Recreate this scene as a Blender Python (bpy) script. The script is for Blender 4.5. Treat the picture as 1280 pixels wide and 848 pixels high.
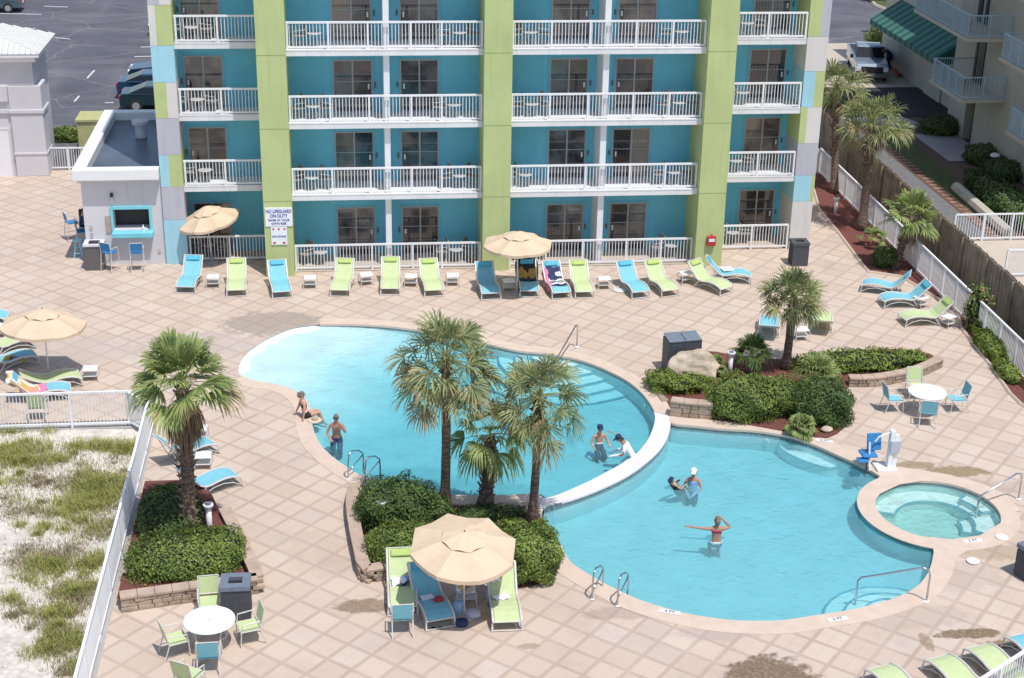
import bpy, bmesh, math, random
from mathutils import Vector, Matrix
from mathutils.geometry import delaunay_2d_cdt
random.seed(11)
S=bpy.context.scene
for o in list(bpy.data.objects): bpy.data.objects.remove(o)
COL=S.collection
R_=math.radians
# ------------------------------------------------------------ camera
H=21.0; FPX=1923.3; PITCH=R_(22.926); ROLL=R_(-1.026); YAW=R_(6.38)
def cam_axes():
    fw=Vector((0,math.cos(PITCH),-math.sin(PITCH))); rt=Vector((1,0,0)); dn=fw.cross(rt)
    c,s=math.cos(ROLL),math.sin(ROLL)
    r2=c*rt+s*dn; d2=-s*rt+c*dn
    M=Matrix.Rotation(-YAW,3,'Z')
    return M@r2,M@d2,M@fw
RT,DN,FW=cam_axes()
cd=bpy.data.cameras.new('camera'); cam=bpy.data.objects.new('camera',cd); COL.objects.link(cam)
cd.sensor_width=36; cd.lens=FPX/1280*36; cd.clip_end=900; cd.clip_start=.5
m=Matrix((( RT.x,-DN.x,-FW.x,0),(RT.y,-DN.y,-FW.y,0),(RT.z,-DN.z,-FW.z,H),(0,0,0,1)))
cam.matrix_world=m; S.camera=cam
# ------------------------------------------------------------ light
SUN_DIR=Vector((-.21,.36,-1.0)).normalized()      # the way the light travels
elev=math.asin(-SUN_DIR.z); to=-SUN_DIR
W=bpy.data.worlds.new('World'); S.world=W; W.use_nodes=True
wn=W.node_tree.nodes; wl=W.node_tree.links
bg=wn['Background']; sky=wn.new('ShaderNodeTexSky'); sky.sky_type='NISHITA'; sky.sun_disc=False
sky.sun_elevation=elev; sky.sun_rotation=math.atan2(to.x,to.y); sky.altitude=0; sky.dust_density=1.2
wl.new(sky.outputs[0],bg.inputs[0]); bg.inputs[1].default_value=.15
sd=bpy.data.lights.new('sun','SUN'); sd.energy=3.75; sd.angle=R_(.6); sd.color=(1,.965,.91)
so=bpy.data.objects.new('sun',sd); COL.objects.link(so)
so.rotation_euler=SUN_DIR.to_track_quat('-Z','Y').to_euler(); so.location=(20,-20,60)
S.view_settings.view_transform='Standard'; S.view_settings.look='None'
S.view_settings.exposure=0.04; S.view_settings.gamma=1
S.render.engine='CYCLES'
S.cycles.transparent_max_bounces=16; S.cycles.max_bounces=8
# ------------------------------------------------------------ pixel to point
def ray(px,py):
    return RT*((px-640)/FPX)+DN*((py-424)/FPX)+FW
def at(px,py,z=0.0):
    d=ray(px,py); t=(z-H)/d.z
    return Vector((d.x*t,d.y*t,z))
def aty(px,py,y):
    d=ray(px,py); t=y/d.y
    return Vector((d.x*t,y,H+d.z*t))
# ------------------------------------------------------------ node materials
class NT:
    def __init__(s,name):
        s.m=bpy.data.materials.new(name); s.m.use_nodes=True; s.t=s.m.node_tree; s.n=s.t.nodes; s.l=s.t.links
        s.b=s.n['Principled BSDF']; s.out=s.n['Material Output']
    def new(s,k,**kw):
        o=s.n.new(k)
        for a,b in kw.items(): setattr(o,a,b)
        return o
    def put(s,sock,v):
        if v is None: return
        if hasattr(v,'node'): s.l.new(v,sock)
        else:
            if isinstance(v,(tuple,list)) and len(v)==3 and sock.type=='RGBA': v=(*v,1)
            sock.default_value=v
    def math(s,op,a,b=None,c=None,clamp=False):
        o=s.new('ShaderNodeMath',operation=op); o.use_clamp=clamp
        s.put(o.inputs[0],a)
        if b is not None: s.put(o.inputs[1],b)
        if c is not None: s.put(o.inputs[2],c)
        return o.outputs[0]
    def vmath(s,op,a,b=None):
        o=s.new('ShaderNodeVectorMath',operation=op); s.put(o.inputs[0],a)
        if b is not None: s.put(o.inputs[1],b)
        return o.outputs['Value' if op in('LENGTH','DOT_PRODUCT','DISTANCE') else 0]
    def mix(s,f,a,b,mode='MIX'):
        o=s.new('ShaderNodeMix',data_type='RGBA',blend_type=mode)
        s.put(o.inputs[0],f); s.put(o.inputs[6],a); s.put(o.inputs[7],b); return o.outputs[2]
    def noise(s,vec,scale,detail=3,rough=.5,out='Fac'):
        o=s.new('ShaderNodeTexNoise'); s.put(o.inputs['Vector'],vec)
        o.inputs['Scale'].default_value=scale; o.inputs['Detail'].default_value=detail; o.inputs['Roughness'].default_value=rough
        return o.outputs[out]
    def ramp(s,f,stops):
        o=s.new('ShaderNodeValToRGB'); s.put(o.inputs[0],f); e=o.color_ramp.elements
        while len(e)<len(stops): e.new(.5)
        for i,(p,c) in enumerate(stops):
            e[i].position=p; e[i].color=(*c,1) if len(c)==3 else c
        return o.outputs[0]
    def maprange(s,v,a,b,c=0.,d=1.):
        o=s.new('ShaderNodeMapRange'); s.put(o.inputs[0],v)
        for i,x in enumerate((a,b,c,d)): o.inputs[i+1].default_value=x
        return o.outputs[0]
    def pos(s): return s.new('ShaderNodeNewGeometry').outputs['Position']
    def obj(s): return s.new('ShaderNodeTexCoord').outputs['Object']
    def bump(s,h,strength=.3,dist=.02):
        o=s.new('ShaderNodeBump'); s.put(o.inputs['Height'],h); o.inputs['Strength'].default_value=strength; o.inputs['Distance'].default_value=dist
        s.l.new(o.outputs[0],s.b.inputs['Normal']); return o.outputs[0]
def simple(name,col,rough=.6,var=.12,scale=6.,bump=0.,metal=0.,spec=.5,coord='obj',dirt=0.,bscale=None,streak=0.):
    n=NT(name); v=n.obj() if coord=='obj' else n.pos()
    a=tuple(c*(1-var) for c in col); b=tuple(min(1,c*(1+var)) for c in col)
    f=n.noise(v,scale,4,.6)
    c=n.ramp(f,[(.3,a),(.7,b)])
    if dirt>0:
        f2=n.maprange(n.noise(v,scale*.22,5,.65),.5,.75)
        c=n.mix(n.math('MULTIPLY',f2,dirt),c,tuple(x*.45 for x in col))
    if streak>0:
        q=n.vmath('MULTIPLY',v,(5.,5.,.28)); f3=n.maprange(n.noise(q,1.,5,.7),.52,.78)
        c=n.mix(n.math('MULTIPLY',f3,streak),c,tuple(x*.6 for x in col)); f4=n.maprange(n.noise(v,.35,4,.6),.45,.75)
        c=n.mix(n.math('MULTIPLY',f4,streak*.5),c,tuple(min(1,x*1.25+.02) for x in col))
    n.put(n.b.inputs['Base Color'],c); n.b.inputs['Roughness'].default_value=rough; n.b.inputs['Metallic'].default_value=metal
    n.b.inputs['Specular IOR Level'].default_value=spec
    if bump: n.bump(n.noise(v,bscale or scale*6,4,.6),bump,.02)
    return n.m
def foliage(name,dark,light,dry=None,trans=.25,clump=2.2):
    n=NT(name); g=n.new('ShaderNodeNewGeometry'); isl=g.outputs['Random Per Island']
    f=n.noise(g.outputs['Position'],clump,3,.6)
    f=n.math('ADD',n.math('MULTIPLY',isl,.55),n.maprange(f,.3,.7,-.05,.5),clamp=True)
    st=[(0,dark),(.9,light)]
    if dry: st=[(0,dark),(.55,light),(.74,light),(.86,dry)]
    c=n.ramp(f,st); n.put(n.b.inputs['Base Color'],c); n.b.inputs['Roughness'].default_value=.55
    n.b.inputs['Specular IOR Level'].default_value=.35
    t=n.new('ShaderNodeBsdfTranslucent'); n.put(t.inputs[0],c)
    mx=n.new('ShaderNodeMixShader'); mx.inputs[0].default_value=trans
    n.l.new(n.b.outputs[0],mx.inputs[1]); n.l.new(t.outputs[0],mx.inputs[2]); n.l.new(mx.outputs[0],n.out.inputs[0])
    return n.m
# ------------------------------------------------------------ mesh builder
class MB:
    def __init__(s): s.v=[]; s.f=[]; s.mi=[]; s.cur=0
    def add(s,vs,fs):
        b=len(s.v); s.v+= [tuple(q) for q in vs]; s.f+=[tuple(b+i for i in q) for q in fs]; s.mi+=[s.cur]*len(fs); return s
    def box(s,c,d,rz=0,M=None):
        x,y,z=d[0]/2,d[1]/2,d[2]/2
        vs=[Vector((i*x,j*y,k*z)) for k in(-1,1) for j in(-1,1) for i in(-1,1)]
        T=Matrix.Translation(Vector(c))@Matrix.Rotation(rz,4,'Z') if M is None else M
        s.add([T@q for q in vs],[(0,2,3,1),(4,5,7,6),(0,1,5,4),(2,6,7,3),(0,4,6,2),(1,3,7,5)]); return s
    def bb(s,x0,x1,y0,y1,z0,z1): return s.box(((x0+x1)/2,(y0+y1)/2,(z0+z1)/2),(abs(x1-x0),abs(y1-y0),abs(z1-z0)))
    def tube(s,pts,r,n=6,closed=False,cap=True):
        P=[Vector(p) for p in pts]; N=len(P); rs=r if isinstance(r,(list,tuple)) else [r]*N
        rings=[]; up=None
        for i,p in enumerate(P):
            if closed: d=P[(i+1)%N]-P[i-1]
            else: d=P[min(i+1,N-1)]-P[max(i-1,0)]
            if d.length<1e-9: d=Vector((0,0,1))
            d.normalize()
            if up is None: up=Vector((0,0,1)) if abs(d.z)<.9 else Vector((1,0,0))
            a=d.cross(up)
            if a.length<1e-5: a=d.orthogonal()
            a.normalize(); b=a.cross(d).normalized(); up=b
            rings.append([p+(a*math.cos(t)+b*math.sin(t))*rs[i] for t in [2*math.pi*k/n for k in range(n)]])
        vs=[q for rg in rings for q in rg]; fs=[]
        for i in range(N if closed else N-1):
            j=(i+1)%N
            for k in range(n):
                l=(k+1)%n; fs.append((i*n+k,i*n+l,j*n+l,j*n+k))
        if cap and not closed: fs.append(tuple(range(n))[::-1]); fs.append(tuple((N-1)*n+k for k in range(n)))
        return s.add(vs,fs)
    def lathe(s,prof,n=20,c=(0,0,0)):
        vs=[];fs=[];c=Vector(c)
        for r,z in prof:
            for k in range(n):
                t=2*math.pi*k/n; vs.append(c+Vector((r*math.cos(t),r*math.sin(t),z)))
        for i in range(len(prof)-1):
            for k in range(n):
                l=(k+1)%n; fs.append((i*n+k,i*n+l,(i+1)*n+l,(i+1)*n+k))
        fs.append(tuple(range(n))[::-1]); fs.append(tuple((len(prof)-1)*n+k for k in range(n)))
        return s.add(vs,fs)
    def prism(s,poly,z0,z1):
        n=len(poly); vs=[(p[0],p[1],z0) for p in poly]+[(p[0],p[1],z1) for p in poly]
        area=sum(poly[i][0]*poly[(i+1)%n][1]-poly[(i+1)%n][0]*poly[i][1] for i in range(n))
        top=tuple(range(n,2*n)); bot=tuple(range(n))[::-1]
        sides=[(i,(i+1)%n,n+(i+1)%n,n+i) for i in range(n)]
        if area<0: top=top[::-1];bot=bot[::-1];sides=[q[::-1] for q in sides]
        return s.add(vs,[top,bot]+sides)
    def xprism(s,poly,x0,x1):   # profile in (y,z), extruded along x
        n=len(poly); vs=[(x0,p[0],p[1]) for p in poly]+[(x1,p[0],p[1]) for p in poly]
        return s.add(vs,[tuple(range(n,2*n)),tuple(range(n))[::-1]]+[(i,(i+1)%n,n+(i+1)%n,n+i)for i in range(n)])
    def build(s,name,mat,parent=None,smooth=False,bevel=0.,loc=None,fixn=True):
        me=bpy.data.meshes.new(name); me.from_pydata(s.v,[],s.f)
        for mm in (mat if isinstance(mat,(list,tuple)) else [mat]): me.materials.append(mm)
        if isinstance(mat,(list,tuple)): me.polygons.foreach_set('material_index',s.mi)
        if fixn:
            bm=bmesh.new(); bm.from_mesh(me); bmesh.ops.recalc_face_normals(bm,faces=bm.faces); bm.to_mesh(me); bm.free()
        if smooth: me.polygons.foreach_set('use_smooth',[True]*len(me.polygons))
        me.update(); o=bpy.data.objects.new(name,me); COL.objects.link(o)
        if parent: o.parent=parent
        if loc is not None: o.location=loc
        if bevel:
            b=o.modifiers.new('bevel','BEVEL'); b.width=bevel; b.segments=2; b.limit_method='ANGLE'
        return o
def thing(name,label,cat,loc=(0,0,0),rz=0.,group=None):
    o=bpy.data.objects.new(name,None); COL.objects.link(o); o.location=loc; o.rotation_euler=(0,0,rz); o.empty_display_size=.2
    o['label']=label; o['category']=cat
    if group: o['group']=group
    return o
def tag(o,label=None,cat=None,group=None,kind=None):
    for k,v in (('label',label),('category',cat),('group',group),('kind',kind)):
        if v: o[k]=v
    return o
def struct(o): o['kind']='structure'; return o
def copy_tree(o,parent=None):
    c=o.copy(); COL.objects.link(c); c.parent=parent
    for ch in list(o.children): copy_tree(ch,c)
    return c
def place(proto,used,loc,rz,label,group=None,sc=None):
    o=proto if not used.get(proto.name) else copy_tree(proto)
    used[proto.name]=True
    o.location=loc; o.rotation_euler=(0,0,rz); o['label']=label
    if group: o['group']=group
    if sc: o.scale=(sc,sc,sc)
    return o
USED={}
def catmull(pts,seg=6,closed=True):
    n=len(pts); out=[]
    for i in range(n if closed else n-1):
        if closed: p0,p1,p2,p3=pts[i-1],pts[i],pts[(i+1)%n],pts[(i+2)%n]
        else: p0,p1,p2,p3=pts[max(i-1,0)],pts[i],pts[i+1],pts[min(i+2,n-1)]
        for k in range(seg):
            t=k/seg
            out.append(.5*((2*p1)+(-p0+p2)*t+(2*p0-5*p1+4*p2-p3)*t*t+(-p0+3*p1-3*p2+p3)*t**3))
    if not closed: out.append(pts[-1])
    return out
def tri_fill(loops,z,inner=None,zf=None):
    """flat mesh bounded by first loop with the other loops as holes"""
    co=[];ed=[]
    for lp in loops:
        b=len(co); n=len(lp); co+=[Vector((p[0],p[1])) for p in lp]; ed+=[(b+i,b+(i+1)%n) for i in range(n)]
    if inner: co+=[Vector((p[0],p[1])) for p in inner]
    vs,es,fs,_,_,_=delaunay_2d_cdt(co,ed,[],1 if len(loops)==1 else 2,1e-5) if len(loops)==1 else delaunay_2d_cdt(co,ed,[],0,1e-5)
    if len(loops)>1:
        def inside(p,lp):
            c=False;j=len(lp)-1
            for i in range(len(lp)):
                a,b=lp[i],lp[j]
                if (a[1]>p[1])!=(b[1]>p[1]) and p[0]<(b[0]-a[0])*(p[1]-a[1])/(b[1]-a[1])+a[0]: c=not c
                j=i
            return c
        keep=[]
        for f in fs:
            c=(vs[f[0]]+vs[f[1]]+vs[f[2]])/3
            if inside(c,loops[0]) and not any(inside(c,l) for l in loops[1:]): keep.append(f)
        fs=keep
    m=MB(); V=[(v.x,v.y,zf(v) if zf else z) for v in vs]
    F=[]
    for f in fs:
        a,b,c=[Vector(V[i]) for i in f[:3]]
        F.append(tuple(f) if (b-a).cross(c-a).z>0 else tuple(f)[::-1])
    m.add(V,F); return m
def sheet(name,mat,poly,z):
    return struct(tri_fill([poly],z).build(name,mat,fixn=False))
def P(lst,z=0.): return [at(x,y,z) for x,y in lst]
# ============================================================ materials
def deck_material():
    n=NT('stamped paver deck'); p=n.pos()
    o=at(752.3,416.2); a=.743; ang=-(YAW+R_(34.15))
    u=(math.cos(ang),math.sin(ang),0); v=(-math.sin(ang),math.cos(ang),0)
    q=n.vmath('SUBTRACT',p,(o.x,o.y,0))
    wob=n.math('MULTIPLY',n.math('SUBTRACT',n.noise(p,9,2),.5),.03)
    U=n.math('ADD',n.math('DIVIDE',n.vmath('DOT_PRODUCT',q,u),a),wob); V=n.math('ADD',n.math('DIVIDE',n.vmath('DOT_PRODUCT',q,v),a),wob)
    def line(X,k,w,soft):
        f=n.math('ABSOLUTE',n.math('SUBTRACT',n.math('FRACT',n.math('ADD',n.math('MULTIPLY',X,k),.5)),.5))
        return n.maprange(f,w,w+soft,1,0)
    band=n.math('MAXIMUM',line(U,1,.056,.032),line(V,1,.056,.032))
    cell=n.new('ShaderNodeCombineXYZ'); n.put(cell.inputs[0],n.math('FLOOR',U)); n.put(cell.inputs[1],n.math('FLOOR',V))
    wh=n.new('ShaderNodeTexWhiteNoise'); wh.noise_dimensions='2D'; n.put(wh.inputs['Vector'],cell.outputs[0])
    sub=n.math('MAXIMUM',line(U,2,.018,.03),line(V,2,.018,.03))
    isub=n.math('MULTIPLY',sub,n.maprange(n.noise(p,.35,2),.5,.62,.12,.65))
    tile=n.ramp(wh.outputs['Value'],[(0,(.525,.418,.33)),(.25,(.565,.457,.37)),(.55,(.585,.475,.385)),(.8,(.61,.50,.41)),(.93,(.575,.485,.415)),(1,(.52,.43,.36))])
    big=n.noise(p,.5,5,.6)
    tile=n.mix(n.maprange(big,.3,.7,0,.35),tile,(.49,.39,.335))
    col=n.mix(n.math('MULTIPLY',isub,.5),tile,(.36,.27,.23))
    bandc=n.mix(n.noise(p,1.3,4),(.43,.32,.265),(.38,.29,.24))
    col=n.mix(n.math('MULTIPLY',n.math('MULTIPLY',band,n.maprange(n.noise(p,.7,3),.3,.7,.42,.78)),1.0),col,bandc)
    # faint grime
    g=n.maprange(n.noise(p,.45,8,.75),.50,.78); col=n.mix(n.math('MULTIPLY',g,.45),col,(.30,.235,.20))
    fine=n.noise(p,30,3,.7); col=n.mix(n.maprange(fine,.3,.7,0,.14),col,(.36,.29,.25))
    # stains that lie on the deck: (pixel, radius x, radius y, colour, strength)
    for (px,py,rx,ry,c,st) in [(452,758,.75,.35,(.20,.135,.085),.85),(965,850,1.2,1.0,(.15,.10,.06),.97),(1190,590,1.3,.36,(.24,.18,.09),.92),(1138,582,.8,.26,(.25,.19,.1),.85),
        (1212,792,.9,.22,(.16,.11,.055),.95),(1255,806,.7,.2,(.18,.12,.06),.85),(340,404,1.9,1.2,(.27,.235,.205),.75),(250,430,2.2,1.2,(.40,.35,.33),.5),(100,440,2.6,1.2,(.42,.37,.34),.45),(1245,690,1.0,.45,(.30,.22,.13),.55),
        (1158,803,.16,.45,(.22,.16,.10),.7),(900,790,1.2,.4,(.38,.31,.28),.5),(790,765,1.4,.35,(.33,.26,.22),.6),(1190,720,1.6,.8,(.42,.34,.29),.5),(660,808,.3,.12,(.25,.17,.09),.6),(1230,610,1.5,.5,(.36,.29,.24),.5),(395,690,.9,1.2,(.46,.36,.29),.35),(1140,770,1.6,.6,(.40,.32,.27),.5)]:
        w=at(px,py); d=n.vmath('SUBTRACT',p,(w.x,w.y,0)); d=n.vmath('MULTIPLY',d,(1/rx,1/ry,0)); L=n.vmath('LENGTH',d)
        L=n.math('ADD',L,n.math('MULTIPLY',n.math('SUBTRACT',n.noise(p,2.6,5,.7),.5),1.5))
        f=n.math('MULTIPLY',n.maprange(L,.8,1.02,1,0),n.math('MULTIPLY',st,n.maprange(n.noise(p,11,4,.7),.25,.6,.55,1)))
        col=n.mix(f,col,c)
    n.put(n.b.inputs['Base Color'],col); n.b.inputs['Roughness'].default_value=.8; n.b.inputs['Specular IOR Level'].default_value=.25
    h=n.math('SUBTRACT',n.noise(p,14,4,.7),n.math('MULTIPLY',band,.25)); n.bump(h,.25,.012)
    return n.m
M={}
M['deck']=deck_material()
M['coping']=simple('beige coping',(.60,.475,.385),.75,.07,2.5,.12,coord='pos',dirt=.12)
M['dam']=simple('white weir cap',(.70,.66,.68),.7,.08,1.5,.1,coord='pos',dirt=.12)
M['sand']=simple('white dune sand',(.60,.55,.49),.95,.22,5.5,1.0,coord='pos',dirt=.55,bscale=6)
M['plaster']=simple('pool plaster',(.62,.74,.77),.6,.08,1.1,0,coord='pos')
M['spa_plaster']=simple('spa plaster',(.55,.72,.70),.6,.06,2.4,0,coord='pos')
M['waterline']=simple('waterline tile',(.16,.19,.20),.35,.35,9,0,coord='pos')
M['step_plaster']=simple('step plaster',(.82,.88,.88),.6,.04,1.4,0,coord='pos')
M['step_edge']=simple('step edge tile',(.08,.35,.46),.4,.2,12,0,coord='pos')
M['white']=simple('white paint',(.78,.78,.79),.45,.03,3)
M['white_rail']=simple('white powder coat',(.80,.80,.82),.4,.03,3)
M['slab']=simple('white balcony concrete',(.74,.73,.74),.7,.05,1.5,.05,coord='pos',dirt=.1,streak=.4)
M['teal']=simple('teal stucco',(.16,.53,.68),.85,.06,.8,.12,coord='pos',bscale=40,dirt=.08,streak=.25)
M['green']=simple('lime stucco',(.47,.54,.24),.85,.05,.7,.15,coord='pos',bscale=40,dirt=.1,streak=.4)
M['p_blue']=simple('pale blue stucco',(.35,.62,.72),.85,.04,.7,.12,coord='pos',bscale=40,streak=.4)
M['p_white']=simple('off white stucco',(.66,.63,.60),.85,.04,.7,.12,coord='pos',bscale=40,streak=.4)
M['p_grey']=simple('lavender grey stucco',(.47,.46,.52),.85,.04,.7,.12,coord='pos',bscale=40,streak=.4)
M['joint']=simple('stucco joint',(.30,.36,.14),.9,.05,2)
M['grey_wall']=simple('pale grey stucco',(.60,.585,.61),.85,.05,.6,.12,coord='pos',bscale=40,dirt=.12,streak=.4)
M['roofmem']=simple('wet dark roof membrane',(.10,.12,.16),.35,.5,.5,.1,coord='pos',dirt=.6)
M['whiteroof']=simple('white metal roofing',(.62,.62,.60),.5,.04,1)
M['asphalt']=None
M['dark_asphalt']=simple('fresh dark asphalt',(.035,.035,.04),.85,.2,3,.3,coord='pos')
M['concrete']=simple('tan concrete',(.50,.43,.36),.85,.08,1,.15,coord='pos',dirt=.25)
M['grey_concrete']=simple('grey concrete',(.38,.36,.35),.85,.1,1,.2,coord='pos',dirt=.3)
M['paint_line']=simple('worn white road paint',(.62,.62,.63),.8,.25,8,coord='pos')
M['red_paint']=simple('faded red kerb paint',(.50,.10,.07),.7,.15,4)
M['mulch']=simple('red mulch',(.16,.055,.045),.95,.55,22,1.0,coord='pos',bscale=35)
M['dark_mulch']=simple('brown mulch',(.13,.085,.06),.95,.5,18,1.0,coord='pos',bscale=35)
M['lawn']=simple('short lawn',(.075,.10,.03),.95,.45,9,.9,coord='pos',dirt=.4,bscale=60)
M['brick_edge']=simple('worn brick edging',(.27,.15,.11),.9,.4,2.8,.3,coord='pos')
M['path_asphalt']=simple('grey asphalt path',(.16,.16,.165),.9,.15,3,.3,coord='pos')
M['cream']=simple('cream stucco',(.50,.47,.38),.9,.07,.6,.25,coord='pos',bscale=30,dirt=.15,streak=.4)
M['blue_rail']=simple('pale blue railing paint',(.38,.50,.58),.5,.05,3)
M['screen']=simple('balcony tint',(.22,.28,.34),.4,.1,3)
M['metal']=simple('brushed aluminium',(.62,.62,.62),.35,.05,9,metal=.7)
M['steel']=simple('stainless steel',(.55,.56,.58),.18,.05,9,metal=1.)
M['frame']=simple('champagne frame paint',(.62,.59,.56),.4,.06,8)
M['doorframe']=simple('grey door frame',(.34,.37,.38),.4,.06,8)
M['darkframe']=simple('dark grey metal',(.12,.11,.11),.5,.1,8)  # one dark base colour for posts, cabinet and small metal parts
M['cyan']=simple('turquoise sling fabric',(.19,.49,.58),.75,.06,5,.15,bscale=120)
M['lime']=simple('lime sling fabric',(.50,.585,.31),.75,.06,5,.15,bscale=120)
M['cyan_p']=simple('turquoise pillow fabric',(.09,.42,.56),.8,.06,8)
M['lime_p']=simple('lime pillow fabric',(.42,.55,.16),.8,.06,8)
M['canvas']=simple('beige umbrella canvas',(.64,.49,.345),.85,.06,2.5,.12,bscale=9,dirt=.1)
M['tabletop']=simple('white table laminate',(.84,.84,.84),.4,.02,4)
M['bluesling']=simple('royal blue sling',(.03,.20,.45),.7,.08,6)
M['bin']=simple('charcoal slatted plastic',(.075,.08,.095),.6,.15,7)
M['bintop']=simple('slate plastic lid',(.16,.19,.24),.5,.12,7)
M['stone']=simple('retaining wall stone',(.36,.28,.21),.9,.35,3.2,.8,coord='pos',dirt=.5,bscale=9)
M['capstone']=simple('tan cap stone',(.44,.335,.26),.9,.15,2.5,.4,coord='pos',dirt=.2,bscale=12)
M['boulder']=simple('weathered boulder',(.52,.43,.32),.9,.3,2.2,1.0,dirt=.55,bscale=6)
M['black']=simple('black',(.02,.02,.022),.5,.1,5)
M['rubber']=simple('tyre rubber',(.025,.025,.027),.8,.1,5)
M['board']=simple('weathered fence boards',(.30,.245,.185),.95,.3,1.8,.5,coord='pos',dirt=.5,bscale=14)
M['skin']=simple('skin',(.52,.29,.20),.55,.06,9)
M['skin_tan']=simple('tanned skin',(.42,.21,.14),.55,.06,9)
M['hair_dark']=simple('dark hair',(.03,.022,.018),.6,.2,30)
M['hair_grey']=simple('grey brown hair',(.17,.13,.10),.6,.2,30)
M['navy']=simple('navy cloth',(.02,.035,.10),.8,.1,9)
M['whitecloth']=simple('white cloth',(.78,.78,.80),.85,.06,9,.3)
M['blackcloth']=simple('black cloth',(.02,.02,.025),.85,.1,9)
M['redcloth']=simple('red cloth',(.42,.03,.05),.8,.1,9)
M['bluecloth']=simple('light blue cloth',(.25,.42,.62),.85,.08,9,.2)
M['tealtrim']=simple('aqua trim paint',(.20,.60,.68),.5,.04,5)
M['utility']=simple('utility green yellow paint',(.45,.44,.20),.7,.08,3)
M['awn_g']=simple('dark green awning canvas',(.015,.10,.075),.8,.1,4)
M['awn_l']=simple('pale green awning stripe',(.07,.17,.14),.8,.1,4)
M['sign_white']=simple('white sign board',(.80,.82,.85),.5,.03,5)
M['sign_blue']=simple('blue sign lettering',(.02,.05,.35),.5,.03,5)
M['sign_red']=simple('red sign emblem',(.45,.05,.04),.5,.03,5)
M['red_box']=simple('red box paint',(.48,.03,.03),.5,.1,8)
M['petiole']=simple('palm petiole',(.28,.30,.10),.6,.2,10)
M['sabal']=foliage('sabal palm leaf',(.045,.08,.032),(.31,.35,.155),(.50,.38,.21),.25)
M['fanpalm']=foliage('fan palm leaf',(.06,.13,.03),(.33,.40,.14),(.45,.36,.17),.3)
M['dryfrond']=foliage('dry palm skirt',(.10,.065,.04),(.36,.25,.15),None,.15)
M['tanfrond']=foliage('drying palm frond',(.20,.17,.07),(.46,.37,.20),None,.2)
M['shrub']=foliage('clipped shrub leaf',(.04,.09,.016),(.27,.35,.075),None,.2,1.6)
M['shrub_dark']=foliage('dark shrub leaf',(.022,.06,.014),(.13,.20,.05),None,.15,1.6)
M['shrub_light']=foliage('bright groundcover leaf',(.06,.12,.015),(.34,.42,.09),None,.25,2.4)
M['flower']=simple('pink flower petals',(.62,.18,.20),.7,.15,20)
M['dunegrass']=foliage('dune grass blade',(.16,.19,.045),(.42,.43,.13),(.50,.42,.26),.3,.8)
M['drygrass']=foliage('dry dune grass blade',(.20,.16,.09),(.45,.38,.25),None,.2,.6)
M['shrubcore']=simple('shrub twigs',(.022,.032,.010),.95,.4,9,.5,coord='pos')  # solid dark green core that fills each shrub behind its leaves
def trunk_mat(name,a,b,ringscale):
    n=NT(name); v=n.obj(); w=n.new('ShaderNodeTexWave'); w.bands_direction='Z'; n.put(w.inputs['Vector'],v)
    w.inputs['Scale'].default_value=ringscale*.7; w.inputs['Distortion'].default_value=14; w.inputs['Detail'].default_value=3
    f=n.mix(.8,w.outputs['Color'],n.noise(v,12,4,.7))
    c=n.ramp(f,[(.25,a),(.75,b)]); n.put(n.b.inputs['Base Color'],c); n.b.inputs['Roughness'].default_value=.95; n.bump(f,.8,.03); return n.m
M['trunk']=trunk_mat('palm trunk bark',(.20,.155,.125),(.36,.285,.235),3)
M['trunk_dark']=trunk_mat('booted palm trunk',(.05,.035,.028),(.26,.18,.13),3)
def asphalt_mat():
    n=NT('weathered asphalt lot'); p=n.pos()
    c=n.ramp(n.noise(p,.25,6,.65),[(.3,(.075,.075,.095)),(.55,(.10,.10,.12)),(.75,(.15,.145,.16))])
    q=n.vmath('MULTIPLY',p,(.22,1.0,1)); s=n.maprange(n.noise(q,.35,7,.75),.48,.70)
    c=n.mix(n.math('MULTIPLY',s,.45),c,(.26,.24,.24))
    d=n.maprange(n.noise(p,.5,4,.6),.68,.74); c=n.mix(n.math('MULTIPLY',d,.6),c,(.03,.03,.035))
    w=n.vmath('ADD',p,n.vmath('MULTIPLY',n.noise(p,.6,3,out='Color'),(1.2,1.2,0)))
    vo=n.new('ShaderNodeTexVoronoi'); vo.feature='DISTANCE_TO_EDGE'; n.put(vo.inputs['Vector'],w); vo.inputs['Scale'].default_value=.16
    c=n.mix(n.math('MULTIPLY',n.maprange(vo.outputs['Distance'],.0,.012,1,0),.55),c,(.27,.25,.25))
    q=n.vmath('MULTIPLY',p,(1.0,.10,1)); s2=n.maprange(n.noise(q,.5,6,.7),.55,.75); c=n.mix(n.math('MULTIPLY',s2,.3),c,(.22,.21,.22))
    n.put(n.b.inputs['Base Color'],c); n.b.inputs['Roughness'].default_value=.85; n.bump(n.noise(p,25,3,.7),.25,.01); return n.m
M['asphalt']=asphalt_mat()
def glass_mat(name,top,bot,seed):
    """dark door glass with a drawn curtain behind it, folds in the cloth; one tint paints a teal reflection"""
    n=NT(name); v=n.obj(); w=n.new('ShaderNodeTexWave'); w.bands_direction='X'; n.put(w.inputs['Vector'],v)
    w.inputs['Scale'].default_value=5.5; w.inputs['Distortion'].default_value=1.5; w.inputs['Phase Offset'].default_value=seed
    c=n.mix(n.maprange(w.outputs['Fac'],.2,.8),tuple(x*.55 for x in top),top)
    c=n.mix(n.maprange(n.noise(v,1.1,2),.42,.58),c,bot)
    n.put(n.b.inputs['Base Color'],c); n.b.inputs['Roughness'].default_value=.08; n.b.inputs['Specular IOR Level'].default_value=.9
    n.b.inputs['Coat Weight'].default_value=.6; n.b.inputs['Coat Roughness'].default_value=.03
    return n.m
M['glassA']=glass_mat('dark door glass',(.07,.06,.062),(.02,.022,.028),0)
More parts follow.
